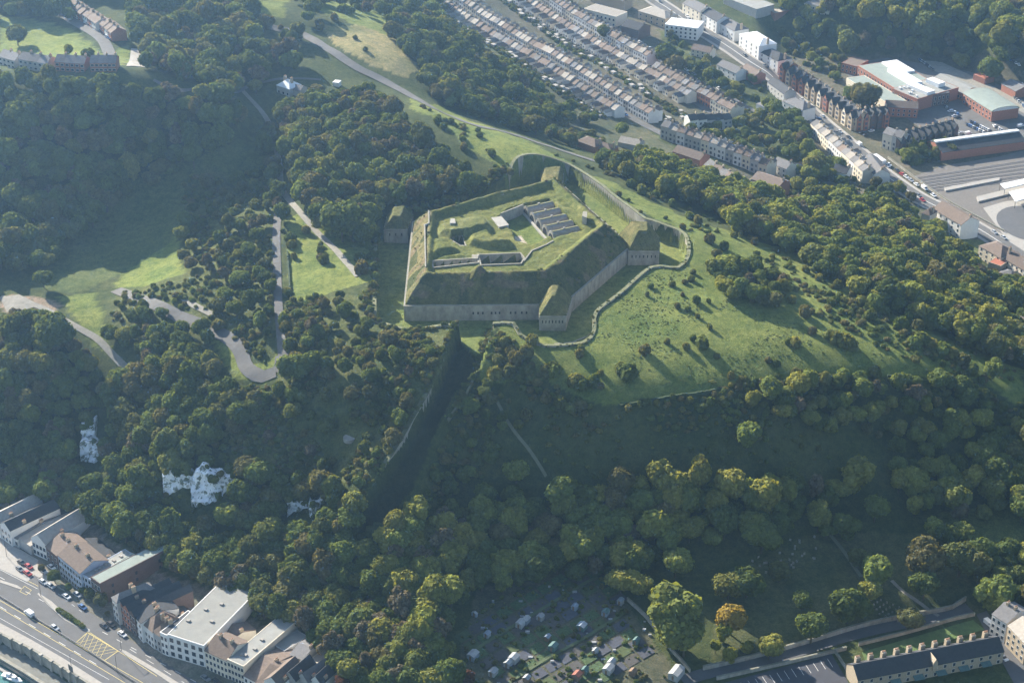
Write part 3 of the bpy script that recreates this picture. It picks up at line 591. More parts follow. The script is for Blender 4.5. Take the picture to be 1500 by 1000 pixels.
# --- woods: (polygon in pixels of the canopy, spacing m, radius range, kinds, group, label, bushy share)
WOODS = [
 ([(955, 715), (1000, 690), (1060, 698), (1120, 702), (1180, 708), (1235, 705), (1238, 735), (1120, 735), (1000, 750)], 6.4, (5.2, 6.8), 'sunlit row of trees', 'tree in the sunlit row along the top of the dark belt', 0),
 ([(0, 112), (60, 106), (100, 108), (190, 122), (300, 130), (365, 145), (360, 170), (342, 200), (295, 225), (225, 258), (160, 295), (112, 342), (55, 380), (0, 392)], 7.6, (4.2, 7.2), 'hillside wood left of the fort', 'tree in the dense hazy wood on the far left hillside', 0),
 ([(385, 148), (430, 150), (470, 130), (520, 128), (560, 142), (595, 165), (622, 192), (655, 222), (690, 250), (722, 262), (705, 278), (650, 300), (600, 318), (562, 325), (540, 345), (480, 335), (450, 300), (425, 260), (412, 230), (395, 190)], 6.4, (3.8, 6.0), 'hill wood behind the fort', 'tree in the dense wood on the hill behind the fort', 0),
 ([(190, 0), (340, 0), (372, 20), (385, 60), (440, 75), (445, 105), (400, 112), (330, 120), (262, 112), (215, 85), (190, 45)], 8, (4, 7), 'wood along the top left road', 'tree in the wood between the far houses and the hill road', 0),
 ([(372, 25), (425, 30), (445, 0), (640, 0), (650, 20), (590, 15), (470, 10), (440, 55), (400, 50)], 12, (3, 6), 'trees around the far fields', 'tree on the edge of the far green fields', 0.3),
 ([(0, 0), (190, 0), (150, 12), (100, 15), (40, 12), (0, 20)], 9, (4, 6), 'trees behind the far lawn', 'tree behind the far left lawn', 0),
 ([(560, 28), (640, 25), (690, 60), (745, 95), (800, 130), (815, 160), (770, 178), (700, 165), (640, 145), (610, 120), (625, 95), (590, 60)], 7, (3.5, 6), 'wood beside the terraces', 'tree in the valley wood beside the long terraces', .1),
 ([(640, 130), (700, 155), (780, 180), (830, 195), (880, 225), (865, 228), (800, 198), (750, 190), (690, 168), (640, 140)], 7, (2.5, 4.5), 'trees along the ridge road', 'tree beside the road along the ridge', .3),
 ([(880, 232), (940, 225), (1000, 240), (1060, 262), (1100, 278), (1160, 292), (1240, 280), (1320, 300), (1370, 325), (1380, 350), (1420, 372), (1445, 400), (1500, 450), (1500, 545), (1465, 515), (1380, 472), (1280, 425), (1215, 392), (1160, 352), (1120, 335), (1040, 300), (985, 275), (930, 250)], 6.4, (3.6, 6.2), 'wood below the ridge on the town side', 'tree in the wood between the open slope and the town', 0),
 ([(1100, 0), (1190, 0), (1500, 0), (1500, 95), (1440, 72), (1400, 95), (1330, 92), (1290, 85), (1200, 92), (1165, 75), (1160, 40)], 9, (4.5, 7.5), 'wood on the hill behind the town', 'tree in the wooded hillside behind the brick works', 0),
 ([(975, 40), (1010, 50), (1040, 100), (1080, 120), (1100, 150), (1060, 140), (1020, 110), (980, 90)], 9, (4, 6), 'trees among the town houses', 'tree in a garden between the town streets', 0),
 ([(1100, 140), (1170, 170), (1200, 230), (1240, 240), (1200, 260), (1150, 240), (1110, 200)], 7.5, (3.5, 5.5), 'trees among the town houses', 'tree in a garden between the town streets', .1),
 ([(0, 480), (60, 455), (110, 500), (160, 545), (190, 545), (235, 470), (310, 520), (330, 560), (390, 580), (330, 640), (240, 660), (150, 640), (60, 660), (0, 720)], 6.2, (3.6, 5.6), 'wood on the lower left slope', 'tree in the wood on the slope above the shops', 0),
 ([(0, 680), (100, 650), (180, 640), (300, 650), (400, 690), (480, 700), (540, 740), (560, 760), (600, 800), (620, 900), (640, 1000), (480, 1000), (460, 950), (380, 900), (300, 860), (260, 830), (230, 800), (150, 760), (80, 735), (0, 722)], 6.0, (3.8, 5.8), 'wood below the chalk cliffs', 'tree in the wood between the chalk cliffs and the shops', 0),
 ([(560, 775), (620, 740), (700, 725), (790, 715), (880, 705), (960, 700), (1040, 690), (1000, 740), (1232, 735), (1232, 755), (1120, 775), (1000, 790), (960, 800), (930, 850), (900, 850), (830, 835), (740, 850), (690, 900), (660, 1000), (560, 1000), (520, 900)], 6.8, (4.2, 6.6), 'belt of trees below the slope', 'tree in the belt along the foot of the shaded slope', 0),
 ([(1065, 592), (1130, 565), (1230, 550), (1320, 545), (1400, 555), (1480, 590), (1500, 640), (1420, 650), (1300, 630), (1150, 620)], 6.6, (3.2, 5.0), 'trees below the meadow edge', 'tree on the steep bank below the edge of the meadow', .15),
 ([(1300, 640), (1400, 640), (1500, 660), (1500, 760), (1400, 745), (1320, 735)], 9, (4, 6.0), 'trees on the dark right slope', 'tree on the dark slope at the right', 0),
 ([(1440, 640), (1500, 600), (1500, 700), (1460, 700), (1440, 680)], 6, (4.5, 6.2), 'trees on the dark right slope', 'tree on the dark slope at the right', 0),
 ([(300, 260), (400, 240), (415, 300), (410, 440), (400, 470), (330, 490), (300, 440), (325, 400), (275, 385), (255, 335)], 8.6, (2.3, 4.4), 'scrub trees beside the lane', 'small bushy tree beside the lane left of the meadow', .5),
 ([(385, 170), (412, 175), (415, 240), (400, 260), (385, 230)], 6.5, (3.5, 5), 'trees lining the lane', 'tree lining the narrow lane on the hill', 0),
 ([(150, 480), (200, 440), (235, 450), (300, 480), (320, 520), (280, 540), (200, 520)], 7, (3, 4.6), 'scrub trees above the bend', 'bushy tree in the clump above the road bend', .2),
 ([(430, 445), (500, 430), (545, 425), (560, 470), (660, 485), (640, 550), (600, 610), (560, 680), (530, 720), (470, 700), (400, 690), (330, 650), (340, 580), (400, 575), (430, 520)], 7.6, (1.9, 4.2), 'thicket below the fort', 'small tree in the thicket left of the narrow ditch', .5),
 ([(690, 560), (730, 545), (760, 590), (740, 640), (700, 700), (640, 720), (625, 700), (650, 640)], 5.6, (2.2, 4.2), 'thicket right of the narrow ditch', 'small tree in the thicket right of the narrow ditch', .4),
 ([(1035, 385), (1100, 375), (1150, 400), (1160, 430), (1120, 440), (1060, 420)], 5.5, (2.6, 4.2), 'thicket on the ridge', 'tree in the dark thicket on the ridge right of the fort', .2),
 ([(1380, 765), (1440, 790), (1500, 790), (1500, 880), (1450, 870), (1430, 830), (1370, 800)], 8, (4, 6), 'trees right of the burial ground', 'tree right of the burial ground', 0),
]
cand = []; TOT = 0
ext = lambda P: [((-170 if a <= 0 else 1670 if a >= 1500 else a), (-60 if (b <= 0 and a not in (0, 1500)) else b)) for a, b in P]
WOODS = [(ext(w_[0]),)+w_[1:] for w_ in WOODS]
for wi, (poly, sp, rr, grp, lab, bshare) in enumerate(WOODS):
    sp, rr = sp*.93, (rr[0]*.86, rr[1]*.95)
    pw = G(np.array([p[0] for p in poly]), np.array([p[1] for p in poly]))
    xa, ya = pw[:, 0].min()-15, pw[:, 1].min()-45; xb, yb = pw[:, 0].max()+15, pw[:, 1].max()+15
    gx, gy = np.meshgrid(np.arange(xa, xb, sp), np.arange(ya, yb, sp*.92)); gx = gx+(np.arange(gx.shape[0]) % 2)[:, None]*sp/2
    gx = (gx+RNG.uniform(-.36, .36, gx.shape)*sp).ravel(); gy = (gy+RNG.uniform(-.36, .36, gy.shape)*sp).ravel()
    r = RNG.uniform(rr[0], rr[1], gx.shape); gz = Hb(gx, gy); qx, qy = PROJ(gx, gy, gz+r*1.4); k = inpoly(qx, qy, poly)
    for a_, b_, c_, qxx, qyy in zip(gx[k], gy[k], r[k], qx[k], qy[k]): cand.append([a_, b_, c_, qxx, qyy, wi, RNG.random() < bshare])
# keep-out strips (roads, ditch, fort, houses)
KEEP = [[(p[0], p[1]) for p in CS], spur]
KPX = [([(440, 40), (520, 85), (580, 118), (650, 165), (790, 210), (870, 238)], 9), ([(362, 130), (378, 165)], 12), ([(402, 175), (410, 240), (418, 285), (440, 320)], 7), ([(405, 330), (408, 440), (410, 540)], 8),
       ([(220, 445), (300, 480), (345, 510), (365, 545), (405, 556)], 10), ([(1440, 440), (1470, 465), (1500, 492)], 12), ([(730, 590), (760, 640), (800, 700)], 5)]
def blocked(x, y, px, py, r):
    for k_ in KEEP:
        if inpoly(np.array([x]), np.array([y]), k_)[0] or segdist(np.array([x]), np.array([y]), k_)[0] < 1.5: return True
    gx_, gy_ = PROJ(x, y, float(Hb(x, y)))
    for pl, wpx in KPX:
        if segdist(np.array([gx_]), np.array([gy_]), pl, False)[0] < wpx: return True
    for q in NOTREE:
        if inpoly(np.array([gx_]), np.array([gy_]), q)[0]: return True
    for q in NOCROWN:
        if inpoly(np.array([px, px+r*1.6]), np.array([py, py-r*2]), q).any(): return True
    return False
NOCROWN = [[(600, 480), (672, 478), (660, 505), (630, 560), (600, 615), (556, 690), (522, 760), (530, 790), (570, 775), (620, 640), (680, 520)], [(236, 676), (300, 676), (346, 690), (344, 728), (322, 758), (290, 758), (240, 728)], [(418, 720), (484, 718), (486, 756), (420, 756)], [(116, 608), (152, 612), (152, 684), (118, 680)], [(490, 628), (532, 628), (532, 662), (490, 662)], [(672, 478), (722, 478), (712, 500), (692, 559), (650, 612), (622, 668), (594, 738), (566, 775), (535, 775), (532, 742), (560, 690), (600, 622), (636, 560), (652, 515), (640, 480)], [(545, 355), (600, 355), (600, 474), (545, 474)], [(590, 440), (720, 440), (720, 476), (590, 476)]]
NOTREE = [[(0, 742), (60, 738), (130, 765), (215, 825), (300, 858), (380, 905), (480, 962), (500, 1010), (-20, 1010)], [(620, 0), (760, 50), (850, 100), (990, 190), (1130, 262), (1180, 250), (1000, 0)], 
          [(670, 880), (880, 850), (985, 990), (1000, 1010), (655, 1010)], [(495, 625), (525, 625), (525, 655), (495, 655)], [(385, 105), (460, 105), (470, 160), (390, 160)], [(0, 70), (215, 70), (215, 118), (0, 118)], [(85, 0), (200, 0), (200, 50), (150, 50)],
          [(1160, 60), (1400, 95), (1400, 115), (1160, 120)], [(1345, 295), (1430, 330), (1430, 360), (1345, 340)], [(1420, 345), (1500, 370), (1500, 425), (1425, 410)]]
cand = [c for c in cand if not blocked(*c[:5-0][:2], c[3], c[4], c[2])]
trees_c = [c for c in cand if not c[6]]; bush_c = [c for c in cand if c[6]]
def sizepx(c): return c[2]/(np.hypot(c[1], CH-70))
seenpx = lambda c: -12 < c[3] < 1512 and -8 < c[4] < 1012
trees_c.sort(key=lambda c: (not seenpx(c), -sizepx(c))); bush_c.sort(key=lambda c: (not seenpx(c), -sizepx(c)))
print('woods', len(trees_c), len(bush_c))
# individual trees: px, py crown centre, radius px, kind, label
IND = """1255 695 22 l|tall pale green tree standing alone above the end of the tree belt
1283 740 19 l|round sunlit tree with darker neighbour left of the burial ground path
1341 738 13 l|small bright tree in the gap above the burial ground
1367 772 15 l|sunlit round tree above the grey green spreading tree
1318 702 15 l|upper pale tree of the pair right of the solitary tall tree
1335 712 14 l|lower sunlit tree beside the upper pale pair
1384 690 14 l|bright small crown standing on the dark right slope
1240 770 17 d|dark spreading tree at the upper edge of the burial ground
1212 772 12 d|small dull tree left of the dark spreading tree
1117 782 22 l|large sunlit green tree hanging over the shaded hollow
1095 850 20 d|dark purplish tree above the orange one
1068 855 18 d|dull dark green tree left of the purplish one
1142 835 14 d|olive brown tree at the left edge of the burial ground
1176 878 12 d|small round green tree on the shaded lawn
1257 815 13 d|dark rounded tree beside the tall yellow green tree
1283 836 22 l|tall yellow green tree in the middle of the burial ground
1275 865 17 l|green tree in front of the tall yellow green one
1243 884 23 d|big bronze tinted tree in the burial ground
1190 917 21 d|round dull green tree near the long wall
1127 944 18 l|round pale tree next to the car park wall
1330 903 17 d|low tree with brown side beside the graves
1355 855 19 d|very dark evergreen tree beside the worn grass path
1357 812 26 d|broad grey green willow like tree right of the graves
1408 815 24 d|tall olive tree right of the grey green one
1458 868 22 l|yellowish tree behind the white house
1072 905 20 o|bright orange autumn tree above the long wall
1060 925 12 y|yellow tree just in front of the orange one
1048 945 9 y|small golden bush like tree left of the yellow one
1070 958 12 y|low olive yellow tree near the corner of the wall
1095 947 9 y|small yellow tinted tree beside the pale round one
985 900 34 l|huge sunlit tree right of the allotment gardens
1003 930 26 l|lower half of the tree clump beside the allotments
930 820 13 l|round light tree above the allotments
935 852 16 l|bright tree just above the allotment corner
990 820 20 l|tall yellow green tree in the shaded wood edge
987 780 18 l|sunlit green tree on the edge of the dark gap
985 752 16 l|pale green tree crown below the long tree belt
905 800 12 l|small bright crown in the dark belt
1095 635 17 l|round light tree standing alone on the dark slope
756 690 17 l|pale round tree at the foot of the path
688 690 9 l|small light tree below the right hand thicket
640 780 15 l|pale tree at the head of the left wood
80 485 24 d|large grey green tree beside the dirt track
62 405 12 d|solitary tree at the mouth of the shaded valley
328 132 16 d|umbrella shaped tree beside the hill road junction
375 125 9 d|small brown tree beside the white roofed house
462 132 10 d|dark round tree right of the white roofed house
24 48 13 d|round dark tree alone on the far left lawn
100 72 8 l|small airy tree on the far left lawn
128 80 9 d|dark small tree above the far houses
500 318 26 d|big round dark tree at the end of the hill wood
430 535 19 d|dark round tree beside the road bend
1110 282 16 l|round pale tree at the edge of the town wood
1140 318 18 l|large light round tree beside the town wood
1083 318 16 l|light tree near the ridge path
1195 300 15 d|dark tree beside the lowest terrace end
20 42 6 d|low dark tree on the far left lawn
500 1000 12 b|purple brown tree at the bottom of the left wood
680 995 14 b|reddish brown tree beside the allotment sheds
545 925 14 b|bare brownish tree in the wood above the shops
1270 140 18 d|dark tree between the brick works and the terrace
1246 140 13 d|smaller dark tree left of the works tree
1415 365 9 d|tree beside the white town house
785 180 14 d|round tree on the rough field above the ridge road
1455 540 13 l|yellowish tree at the right end of the meadow strip
1240 62 16 d|dark tree at the upper edge of the town green
1360 40 22 d|big tree on the hillside behind the works
1470 45 17 l|light round tree on the hillside at the far right
1452 100 15 d|dark round tree beside the red shed
990 95 12 d|tree beside the white flat roofed block
975 75 14 d|brown tree left of the white flat roofed block
885 45 10 d|round tree between the terrace gardens
820 75 9 d|tree between the back gardens of two terraces"""
n_ind = 0
for l in IND.split('\n'):
    a, lab = l.split('|'); px, py, rp, kd = a.split(); px, py, rp = float(px), float(py), float(rp)
    g = G(px, py, 6.0); s = FP/(g[1]*FW[1]+(g[2]-CH)*FW[2]+1e-9); r = max(1.5, rp/s*1.12)
    g = G(px, py, r*1.35); tree(g[0], g[1], r, kd, lab); n_ind += 1
wi_tall = lambda w_: w_[4].startswith('tree in the sunlit row')
NT = 296-n_ind
for c in trees_c[:NT]:
    w_ = WOODS[c[5]]; u_ = random.random(); rgt = c[3] > 560 and w_[3] in ('sunlit row of trees', 'belt of trees below the slope', 'wood below the ridge on the town side', 'trees below the meadow edge')  # sunny belts get the paler leaves, so sunlight is partly painted
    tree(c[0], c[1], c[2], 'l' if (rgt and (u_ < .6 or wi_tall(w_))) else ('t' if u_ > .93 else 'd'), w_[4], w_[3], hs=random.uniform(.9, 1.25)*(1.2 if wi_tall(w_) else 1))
# rest: one mass of far-off woodland, instanced on points
def protocol(name, meshes):
    c = bpy.data.collections.new(name)
    for i, m in enumerate(meshes): o = bpy.data.objects.new('%s_%02d' % (name, i), m); c.objects.link(o)
    return c
PC_T = protocol('crown_kinds', CROWNS+CR_L+CR_T); PC_B = protocol('bush_kinds', BUSHES)
def scatter(name, items, col, nkind, kind='stuff'):
    """items: x y z r hs idx"""
    A = np.array(items, float); me = bpy.data.meshes.new(name); me.vertices.add(len(A)); me.vertices.foreach_set('co', A[:, :3].ravel())
    a = me.attributes.new('size', 'FLOAT_VECTOR', 'POINT'); a.data.foreach_set('vector', np.stack([A[:, 3]*RNG.uniform(.82, 1.2, len(A)), A[:, 3]*RNG.uniform(.82, 1.2, len(A)), A[:, 3]*A[:, 4]], 1).ravel())
    a = me.attributes.new('turn', 'FLOAT_VECTOR', 'POINT'); t = np.zeros((len(A), 3)); t[:, 2] = RNG.uniform(0, 6.28, len(A)); a.data.foreach_set('vector', t.ravel())
    a = me.attributes.new('pick', 'INT', 'POINT'); a.data.foreach_set('value', (A[:, 5].astype(int) % nkind).astype(np.int32))
    o = link(name, me); ng = bpy.data.node_groups.new(name, 'GeometryNodeTree'); ng.interface.new_socket('Geometry', in_out='INPUT', socket_type='NodeSocketGeometry'); ng.interface.new_socket('Geometry', in_out='OUTPUT', socket_type='NodeSocketGeometry')
    N, L = ng.nodes, ng.links; i = N.new('NodeGroupInput'); ou = N.new('NodeGroupOutput'); ci = N.new('GeometryNodeCollectionInfo'); ci.inputs['Collection'].default_value = col; ci.inputs['Separate Children'].default_value = True; ci.inputs['Reset Children'].default_value = True
    ip = N.new('GeometryNodeInstanceOnPoints'); ip.inputs['Pick Instance'].default_value = True
    def na(nm, ty): n = N.new('GeometryNodeInputNamedAttribute'); n.data_type = ty; n.inputs['Name'].default_value = nm; return n.outputs['Attribute']
    L.new(i.outputs[0], ip.inputs['Points']); L.new(ci.outputs[0], ip.inputs['Instance']); L.new(na('pick', 'INT'), ip.inputs['Instance Index']); L.new(na('turn', 'FLOAT_VECTOR'), ip.inputs['Rotation']); L.new(na('size', 'FLOAT_VECTOR'), ip.inputs['Scale'])
    L.new(ip.outputs[0], ou.inputs[0]); md = o.modifiers.new('scatter', 'NODES'); md.node_group = ng; o['kind'] = kind; return o
it = []
for c in trees_c[NT:]:
    k = random.randrange(8)
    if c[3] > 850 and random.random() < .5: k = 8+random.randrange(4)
    if random.random() < .07: k = 12+random.randrange(2)
    it.append((c[0], c[1], float(Hb(c[0], c[1]))-.15*c[2], c[2]*random.uniform(.85, 1.12), random.uniform(.85, 1.25), k))
scatter('woodland', it, PC_T, 14)
# bushes on the open slope (px, py, radius px)
BU = """953 418 4,948 430 3,893 437 4,885 445 3,1003 412 4,1013 408 5,985 416 4,1000 430 3,1020 440 5,992 448 4,1008 452 4,1022 462 3,1040 478 4,1016 398 4,1038 440 3,978 500 4,945 514 7,1005 508 5,1015 495 4,1028 506 9,1050 522 4,1137 533 5,1070 551 5,1092 553 4,1165 545 5,1165 505 8,1155 500 5,880 545 4,918 548 13,910 542 8,848 518 6,851 508 4,853 565 11,870 560 8,845 560 9,838 562 6,810 540 8,800 545 9,812 548 8,786 560 6,770 520 9,755 530 10,745 548 9,775 545 7,790 505 9,780 500 7,740 505 8,750 515 8,730 530 9,725 550 9,760 555 8,800 585 7,820 590 9,850 595 8,835 598 8,880 565 5,1125 528 4,1102 440 4,1178 460 8,1240 505 12,1225 498 9,1215 492 7,1190 485 6,1160 440 6,1245 395 5,1180 395 5,1200 408 5,1226 418 6,1250 430 5,1262 445 9,1280 452 12,1292 458 9,1275 465 8,1330 470 8,1320 478 9,1345 480 8,1350 500 10,1365 505 9,1340 505 8,1380 515 9,1395 520 8,1410 530 9,1425 545 8,1310 455 7,1336 462 7,1360 480 7,1225 440 5,1130 395 5,1105 355 5,1075 345 5,1060 362 6,1022 325 6,1010 318 6,985 300 6,960 285 6,940 280 7,925 272 6,1040 352 7,1050 372 6,1000 332 4,975 318 3,938 310 3,906 285 4,920 292 3,1170 560 7,1190 565 8,1210 560 8,1235 552 9,1280 548 8,1330 555 7,1390 560 8,1420 570 8,1060 575 5,1040 590 6,1068 582 5,1010 585 5,985 580 4,940 590 6,920 598 5,905 610 4,962 590 4,1027 612 5,993 625 3,965 627 4,967 612 4,857 606 4,760 622 6,770 610 8,700 190 4,676 200 4,678 204 4,660 178 5,702 198 4,720 225 5,680 215 5,650 185 5,640 178 5,510 18 6,470 42 5,466 35 5,520 55 3,535 72 3,490 28 5,425 350 7,448 338 6,427 360 6,470 366 5,470 378 5,475 382 6,530 396 9,520 350 7,533 352 7,540 362 6,527 378 7,545 375 6,548 392 6,550 405 5,546 420 6,420 425 5,421 430 5,416 470 8,418 480 7,470 358 4,430 375 4,425 510 9,550 345 5,840 290 4,822 315 3"""
bl = []
for k, s in enumerate(BU.split(',')):
    px, py, rp = [float(v) for v in s.split()]; g = G(px, py, 1.0); f = g[1]*FW[1]+(g[2]-CH)*FW[2]; r = rp*f/FP*1.3
    if inpoly(np.array([g[0]]), np.array([g[1]]), CS)[0]: continue
    if py > 330 and px > 860 and px < 1210 and py < 560: lab, gr = 'small thorn bush casting a long shadow on the open grass slope', 'thorn bushes on the open slope'
    elif px > 1170: lab, gr = 'bush on the grassy ridge strip right of the fort', 'bushes along the right ridge'
    elif px > 690 and py > 480: lab, gr = 'rough bush at the corner of the open slope beside the ditch', 'bushes near the ditch corner'
    elif py > 560: lab, gr = 'bush along the shaded lower edge of the meadow', 'bushes along the meadow edge'
    elif py < 240: lab, gr = 'small bush on the far grassy ridge', 'bushes on the far ridge'
    elif px < 560: lab, gr = 'dark bush on the small meadow left of the fort', 'bushes on the small meadow'
    else: lab, gr = 'low bush on the ridge behind the fort', 'bushes behind the fort'
    bush(g[0], g[1], r, lab, gr, hs=random.uniform(1.0, 1.5)); bl.append(1)
NB = 290-len(bl); it = []
for k, c in enumerate(bush_c):
    r = c[2]*random.uniform(.5, .8)
    if k < NB: bush(c[0], c[1], r, 'bush in the '+WOODS[c[5]][3], 'bushes in the '+WOODS[c[5]][3], hs=1.15)
    else: it.append((c[0], c[1], float(Hb(c[0], c[1]))-.3, r, 1.1, random.randrange(6)))
# low scrub: uncounted ground cover in the rough areas
SCR = [([(420, 440), (550, 425), (600, 480), (672, 485), (640, 560), (600, 615), (560, 690), (530, 740), (470, 720), (330, 660), (330, 560), (410, 570)], 2.6, (1.0, 2.1)),
       ([(270, 260), (415, 240), (415, 330), (405, 480), (410, 540), (360, 520), (300, 480), (160, 470), (175, 430), (270, 410), (310, 400), (270, 380)], 3.6, (.9, 2.0)),
       ([(690, 540), (720, 480), (760, 500), (800, 560), (860, 590), (760, 610), (740, 660), (690, 720), (620, 750), (640, 650)], 3.0, (1.0, 2.0)),
       ([(1040, 560), (1180, 545), (1500, 590), (1500, 640), (1150, 610), (1050, 590)], 3.2, (1.0, 2.2)),
       ([(900, 262), (960, 280), (1060, 330), (1180, 390), (1300, 440), (1440, 520), (1500, 560), (1500, 600), (1390, 540), (1260, 460), (1130, 400), (1060, 365), (980, 320)], 5.5, (.8, 1.8)),
       ([(600, 145), (700, 195), (740, 250), (720, 230), (660, 185), (600, 150)], 4, (1, 2)),
       ([(680, 150), (790, 175), (870, 235), (900, 262), (780, 215), (690, 180)], 5, (1, 2.2)),
       ([(0, 600), (200, 600), (300, 640), (520, 730), (540, 800), (480, 980), (300, 860), (130, 770), (0, 730)], 4.4, (1.2, 2.4)),
       ([(780, 600), (1140, 580), (1240, 690), (960, 712), (800, 700)], 5.5, (.5, 1.7)),
       ([(760, 592), (900, 598), (1060, 576), (1140, 572), (1140, 625), (960, 640), (780, 630)], 3.4, (.8, 2.1)),
       ([(1130, 405), (1230, 432), (1330, 482), (1450, 560), (1400, 556), (1280, 505), (1180, 455)], 3.8, (.8, 2.3)),
       ([(700, 140), (860, 190), (920, 235), (860, 220), (740, 180)], 5, (1, 2.5))]
for poly, sp, rr in SCR:
    poly = ext(poly)
    pw = G(np.array([p[0] for p in poly]), np.array([p[1] for p in poly])); gx, gy = np.meshgrid(np.arange(pw[:, 0].min(), pw[:, 0].max(), sp), np.arange(pw[:, 1].min(), pw[:, 1].max(), sp))
    gx = (gx+RNG.uniform(-.5, .5, gx.shape)*sp).ravel(); gy = (gy+RNG.uniform(-.5, .5, gy.shape)*sp).ravel(); gz = Hb(gx, gy); qx, qy = PROJ(gx, gy, gz); k = inpoly(qx, qy, poly) & (vnoise(gx, gy, 14, 21) > -.16)
    for a_, b_, c_, qxx, qyy in zip(gx[k], gy[k], gz[k], qx[k], qy[k]):
        if blocked(a_, b_, qxx, qyy, 1): continue
        it.append((a_, b_, c_-.2, random.uniform(*rr), random.uniform(.7, 1.2), random.randrange(6)))
def scrubline(pxs, n, spread, rr, z=None):
    w_ = WP(pxs, z) if z is not None else [tuple(v) for v in G(np.array([p[0] for p in pxs]), np.array([p[1] for p in pxs]))]
    c_ = resample(w_, 1.0)
    for _ in range(n):
        q = c_[random.randrange(len(c_))]+np.array([random.gauss(0, spread), random.gauss(0, spread)]); zz = float(Hb(q[0], q[1], BASE if z is not None else None)) if z != 0 else 0
        it.append((q[0], q[1], zz+(.1 if z is not None else -.15), random.uniform(*rr), random.uniform(.7, 1.2), random.randrange(6)))
CSL = [(q[0]-(0), q[1]) for q in CS_PX]
scrubline([(712, 502), (724, 480), (754, 480), (764, 491), (796, 502), (852, 498), (868, 484), (872, 462), (908, 432), (953, 394), (992, 391), (1008, 374), (1008, 352)], 150, .5, (.25, .7), 73.0)
scrubline([(551, 340), (550, 361), (549, 420), (550, 466), (600, 482), (668, 480)], 130, .9, (.5, 1.4), 73.0)
scrubline([(722, 482), (712, 500), (700, 530), (690, 560), (672, 590), (655, 615)], 140, 1.0, (.5, 1.3))
scrubline([(745, 262), (725, 268), (700, 280), (650, 298), (600, 312)], 90, 2.0, (.8, 2.2), 73.0)
w_ = spl; 
for _ in range(70):
    t = random.random()*(len(spl)-1); i_ = int(t); f_ = t-i_; q = np.array(spl[i_][:3])*(1-f_)+np.array(spl[min(i_+1, len(spl)-1)][:3])*f_; x_ = q[0]-abs(random.gauss(.8, 1.0)); y_ = q[1]+random.gauss(0, .6)
    it.append((x_, y_, max(q[2], float(Hb(x_, y_, BASE)))+.2, random.uniform(.5, 1.3), 1, random.randrange(6)))
# rough growth on the outer rampart slopes of the fort
ru = RNG.uniform(0, 1, (1500, 2)); k = 0
for a_, b_ in ru:
    x_ = x0+a_*(x1-x0); y_ = y0+b_*(y1-y0); i_ = min(int((x_-x0)/.55), fx.shape[1]-1); j_ = min(int((y_-y0)/.55), fx.shape[0]-1)
    if inS[j_, i_] and .12 < u[j_, i_] < 1.15 and (vnoise(np.array(x_), np.array(y_), 8, 31) > .02): it.append((x_, y_, float(hz[j_, i_])-.15, random.uniform(.35, .8), .8, random.randrange(6)))
scatter('scrub', it, PC_B, 6)
print('scrub', len(it))
it = []; MP = [(880, 490), (950, 395), (1010, 390), (1100, 450), (1390, 550), (1300, 545), (1060, 565), (900, 590), (800, 560), (790, 510)]
gx = RNG.uniform(0, 260, 9000); gy = RNG.uniform(600, 760, 9000); gz = Hb(gx, gy); qx, qy = PROJ(gx, gy, gz); k = inpoly(qx, qy, MP) & (vnoise(gx, gy, 10, 41) > -.05)
for a_, b_, c_ in zip(gx[k], gy[k], gz[k]): it.append((a_, b_, c_-.12, random.uniform(.22, .5), .7, random.randrange(6)))
TUF = leafmat('tussock_grass', [(.13, .16, .055), (.16, .17, .07), (.10, .13, .045)], trans=.15); PC_G = protocol('tussock_kinds', [recolour(b_, TUF, 'tussock_mesh') for b_ in BUSHES])
scatter('grass_tussocks', it, PC_G, 6)
# ------------------------------------------------------------------ materials for the town
ASPH = mat('asphalt', (.105, .105, .108), var=.12, scale=.25, rough=.85); ASPH2 = mat('worn_asphalt', (.125, .122, .118), var=.15, scale=.3); PAVE = mat('paving', (.34, .32, .29), var=.12, scale=.6)
WHITE_L = mat('white_road_paint', (.62, .62, .60), var=.1, scale=2); YEL_L = mat('yellow_road_paint', (.60, .50, .20), var=.1, scale=2)
TRACK = mat('chalk_track', (.25, .235, .20), var=.2, scale=.5); HEDGE = mat('clipped_hedge', (.045, .07, .03), var=.4, scale=1.2, bump=.3)
WALLC = {'white': mat('white_render', (.72, .71, .68), var=.06, objvar=.08, scale=.6), 'cream': mat('cream_render', (.70, .63, .50), var=.08, objvar=.1, scale=.6), 'grey': mat('grey_render', (.42, .41, .39), var=.1, objvar=.1, scale=.6),
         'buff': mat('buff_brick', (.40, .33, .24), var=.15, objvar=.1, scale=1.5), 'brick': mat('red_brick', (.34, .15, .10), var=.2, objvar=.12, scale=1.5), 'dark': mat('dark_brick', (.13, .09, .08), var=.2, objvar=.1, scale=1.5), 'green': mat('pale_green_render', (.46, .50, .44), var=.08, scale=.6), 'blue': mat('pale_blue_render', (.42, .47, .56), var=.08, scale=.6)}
ROOFC = {'slate': mat('slate_roof', (.17, .165, .165), var=.2, objvar=.25, scale=.9), 'tile': mat('brown_tile_roof', (.17, .13, .105), var=.2, objvar=.2, scale=.9), 'pale': mat('weathered_pale_roof', (.33, .30, .26), var=.15, objvar=.15, scale=.7),
         'dark': mat('dark_slate_roof', (.055, .058, .065), var=.2, objvar=.2, scale=.9), 'felt': mat('grey_flat_roof', (.27, .27, .25), var=.12, objvar=.1, scale=.25), 'green': mat('grey_green_roof', (.25, .29, .26), var=.1, scale=.3), 'whiter': mat('white_metal_roof', (.75, .77, .78), var=.05, scale=.3), 'red': mat('red_tile_roof', (.36, .13, .08), var=.2, scale=.9)}
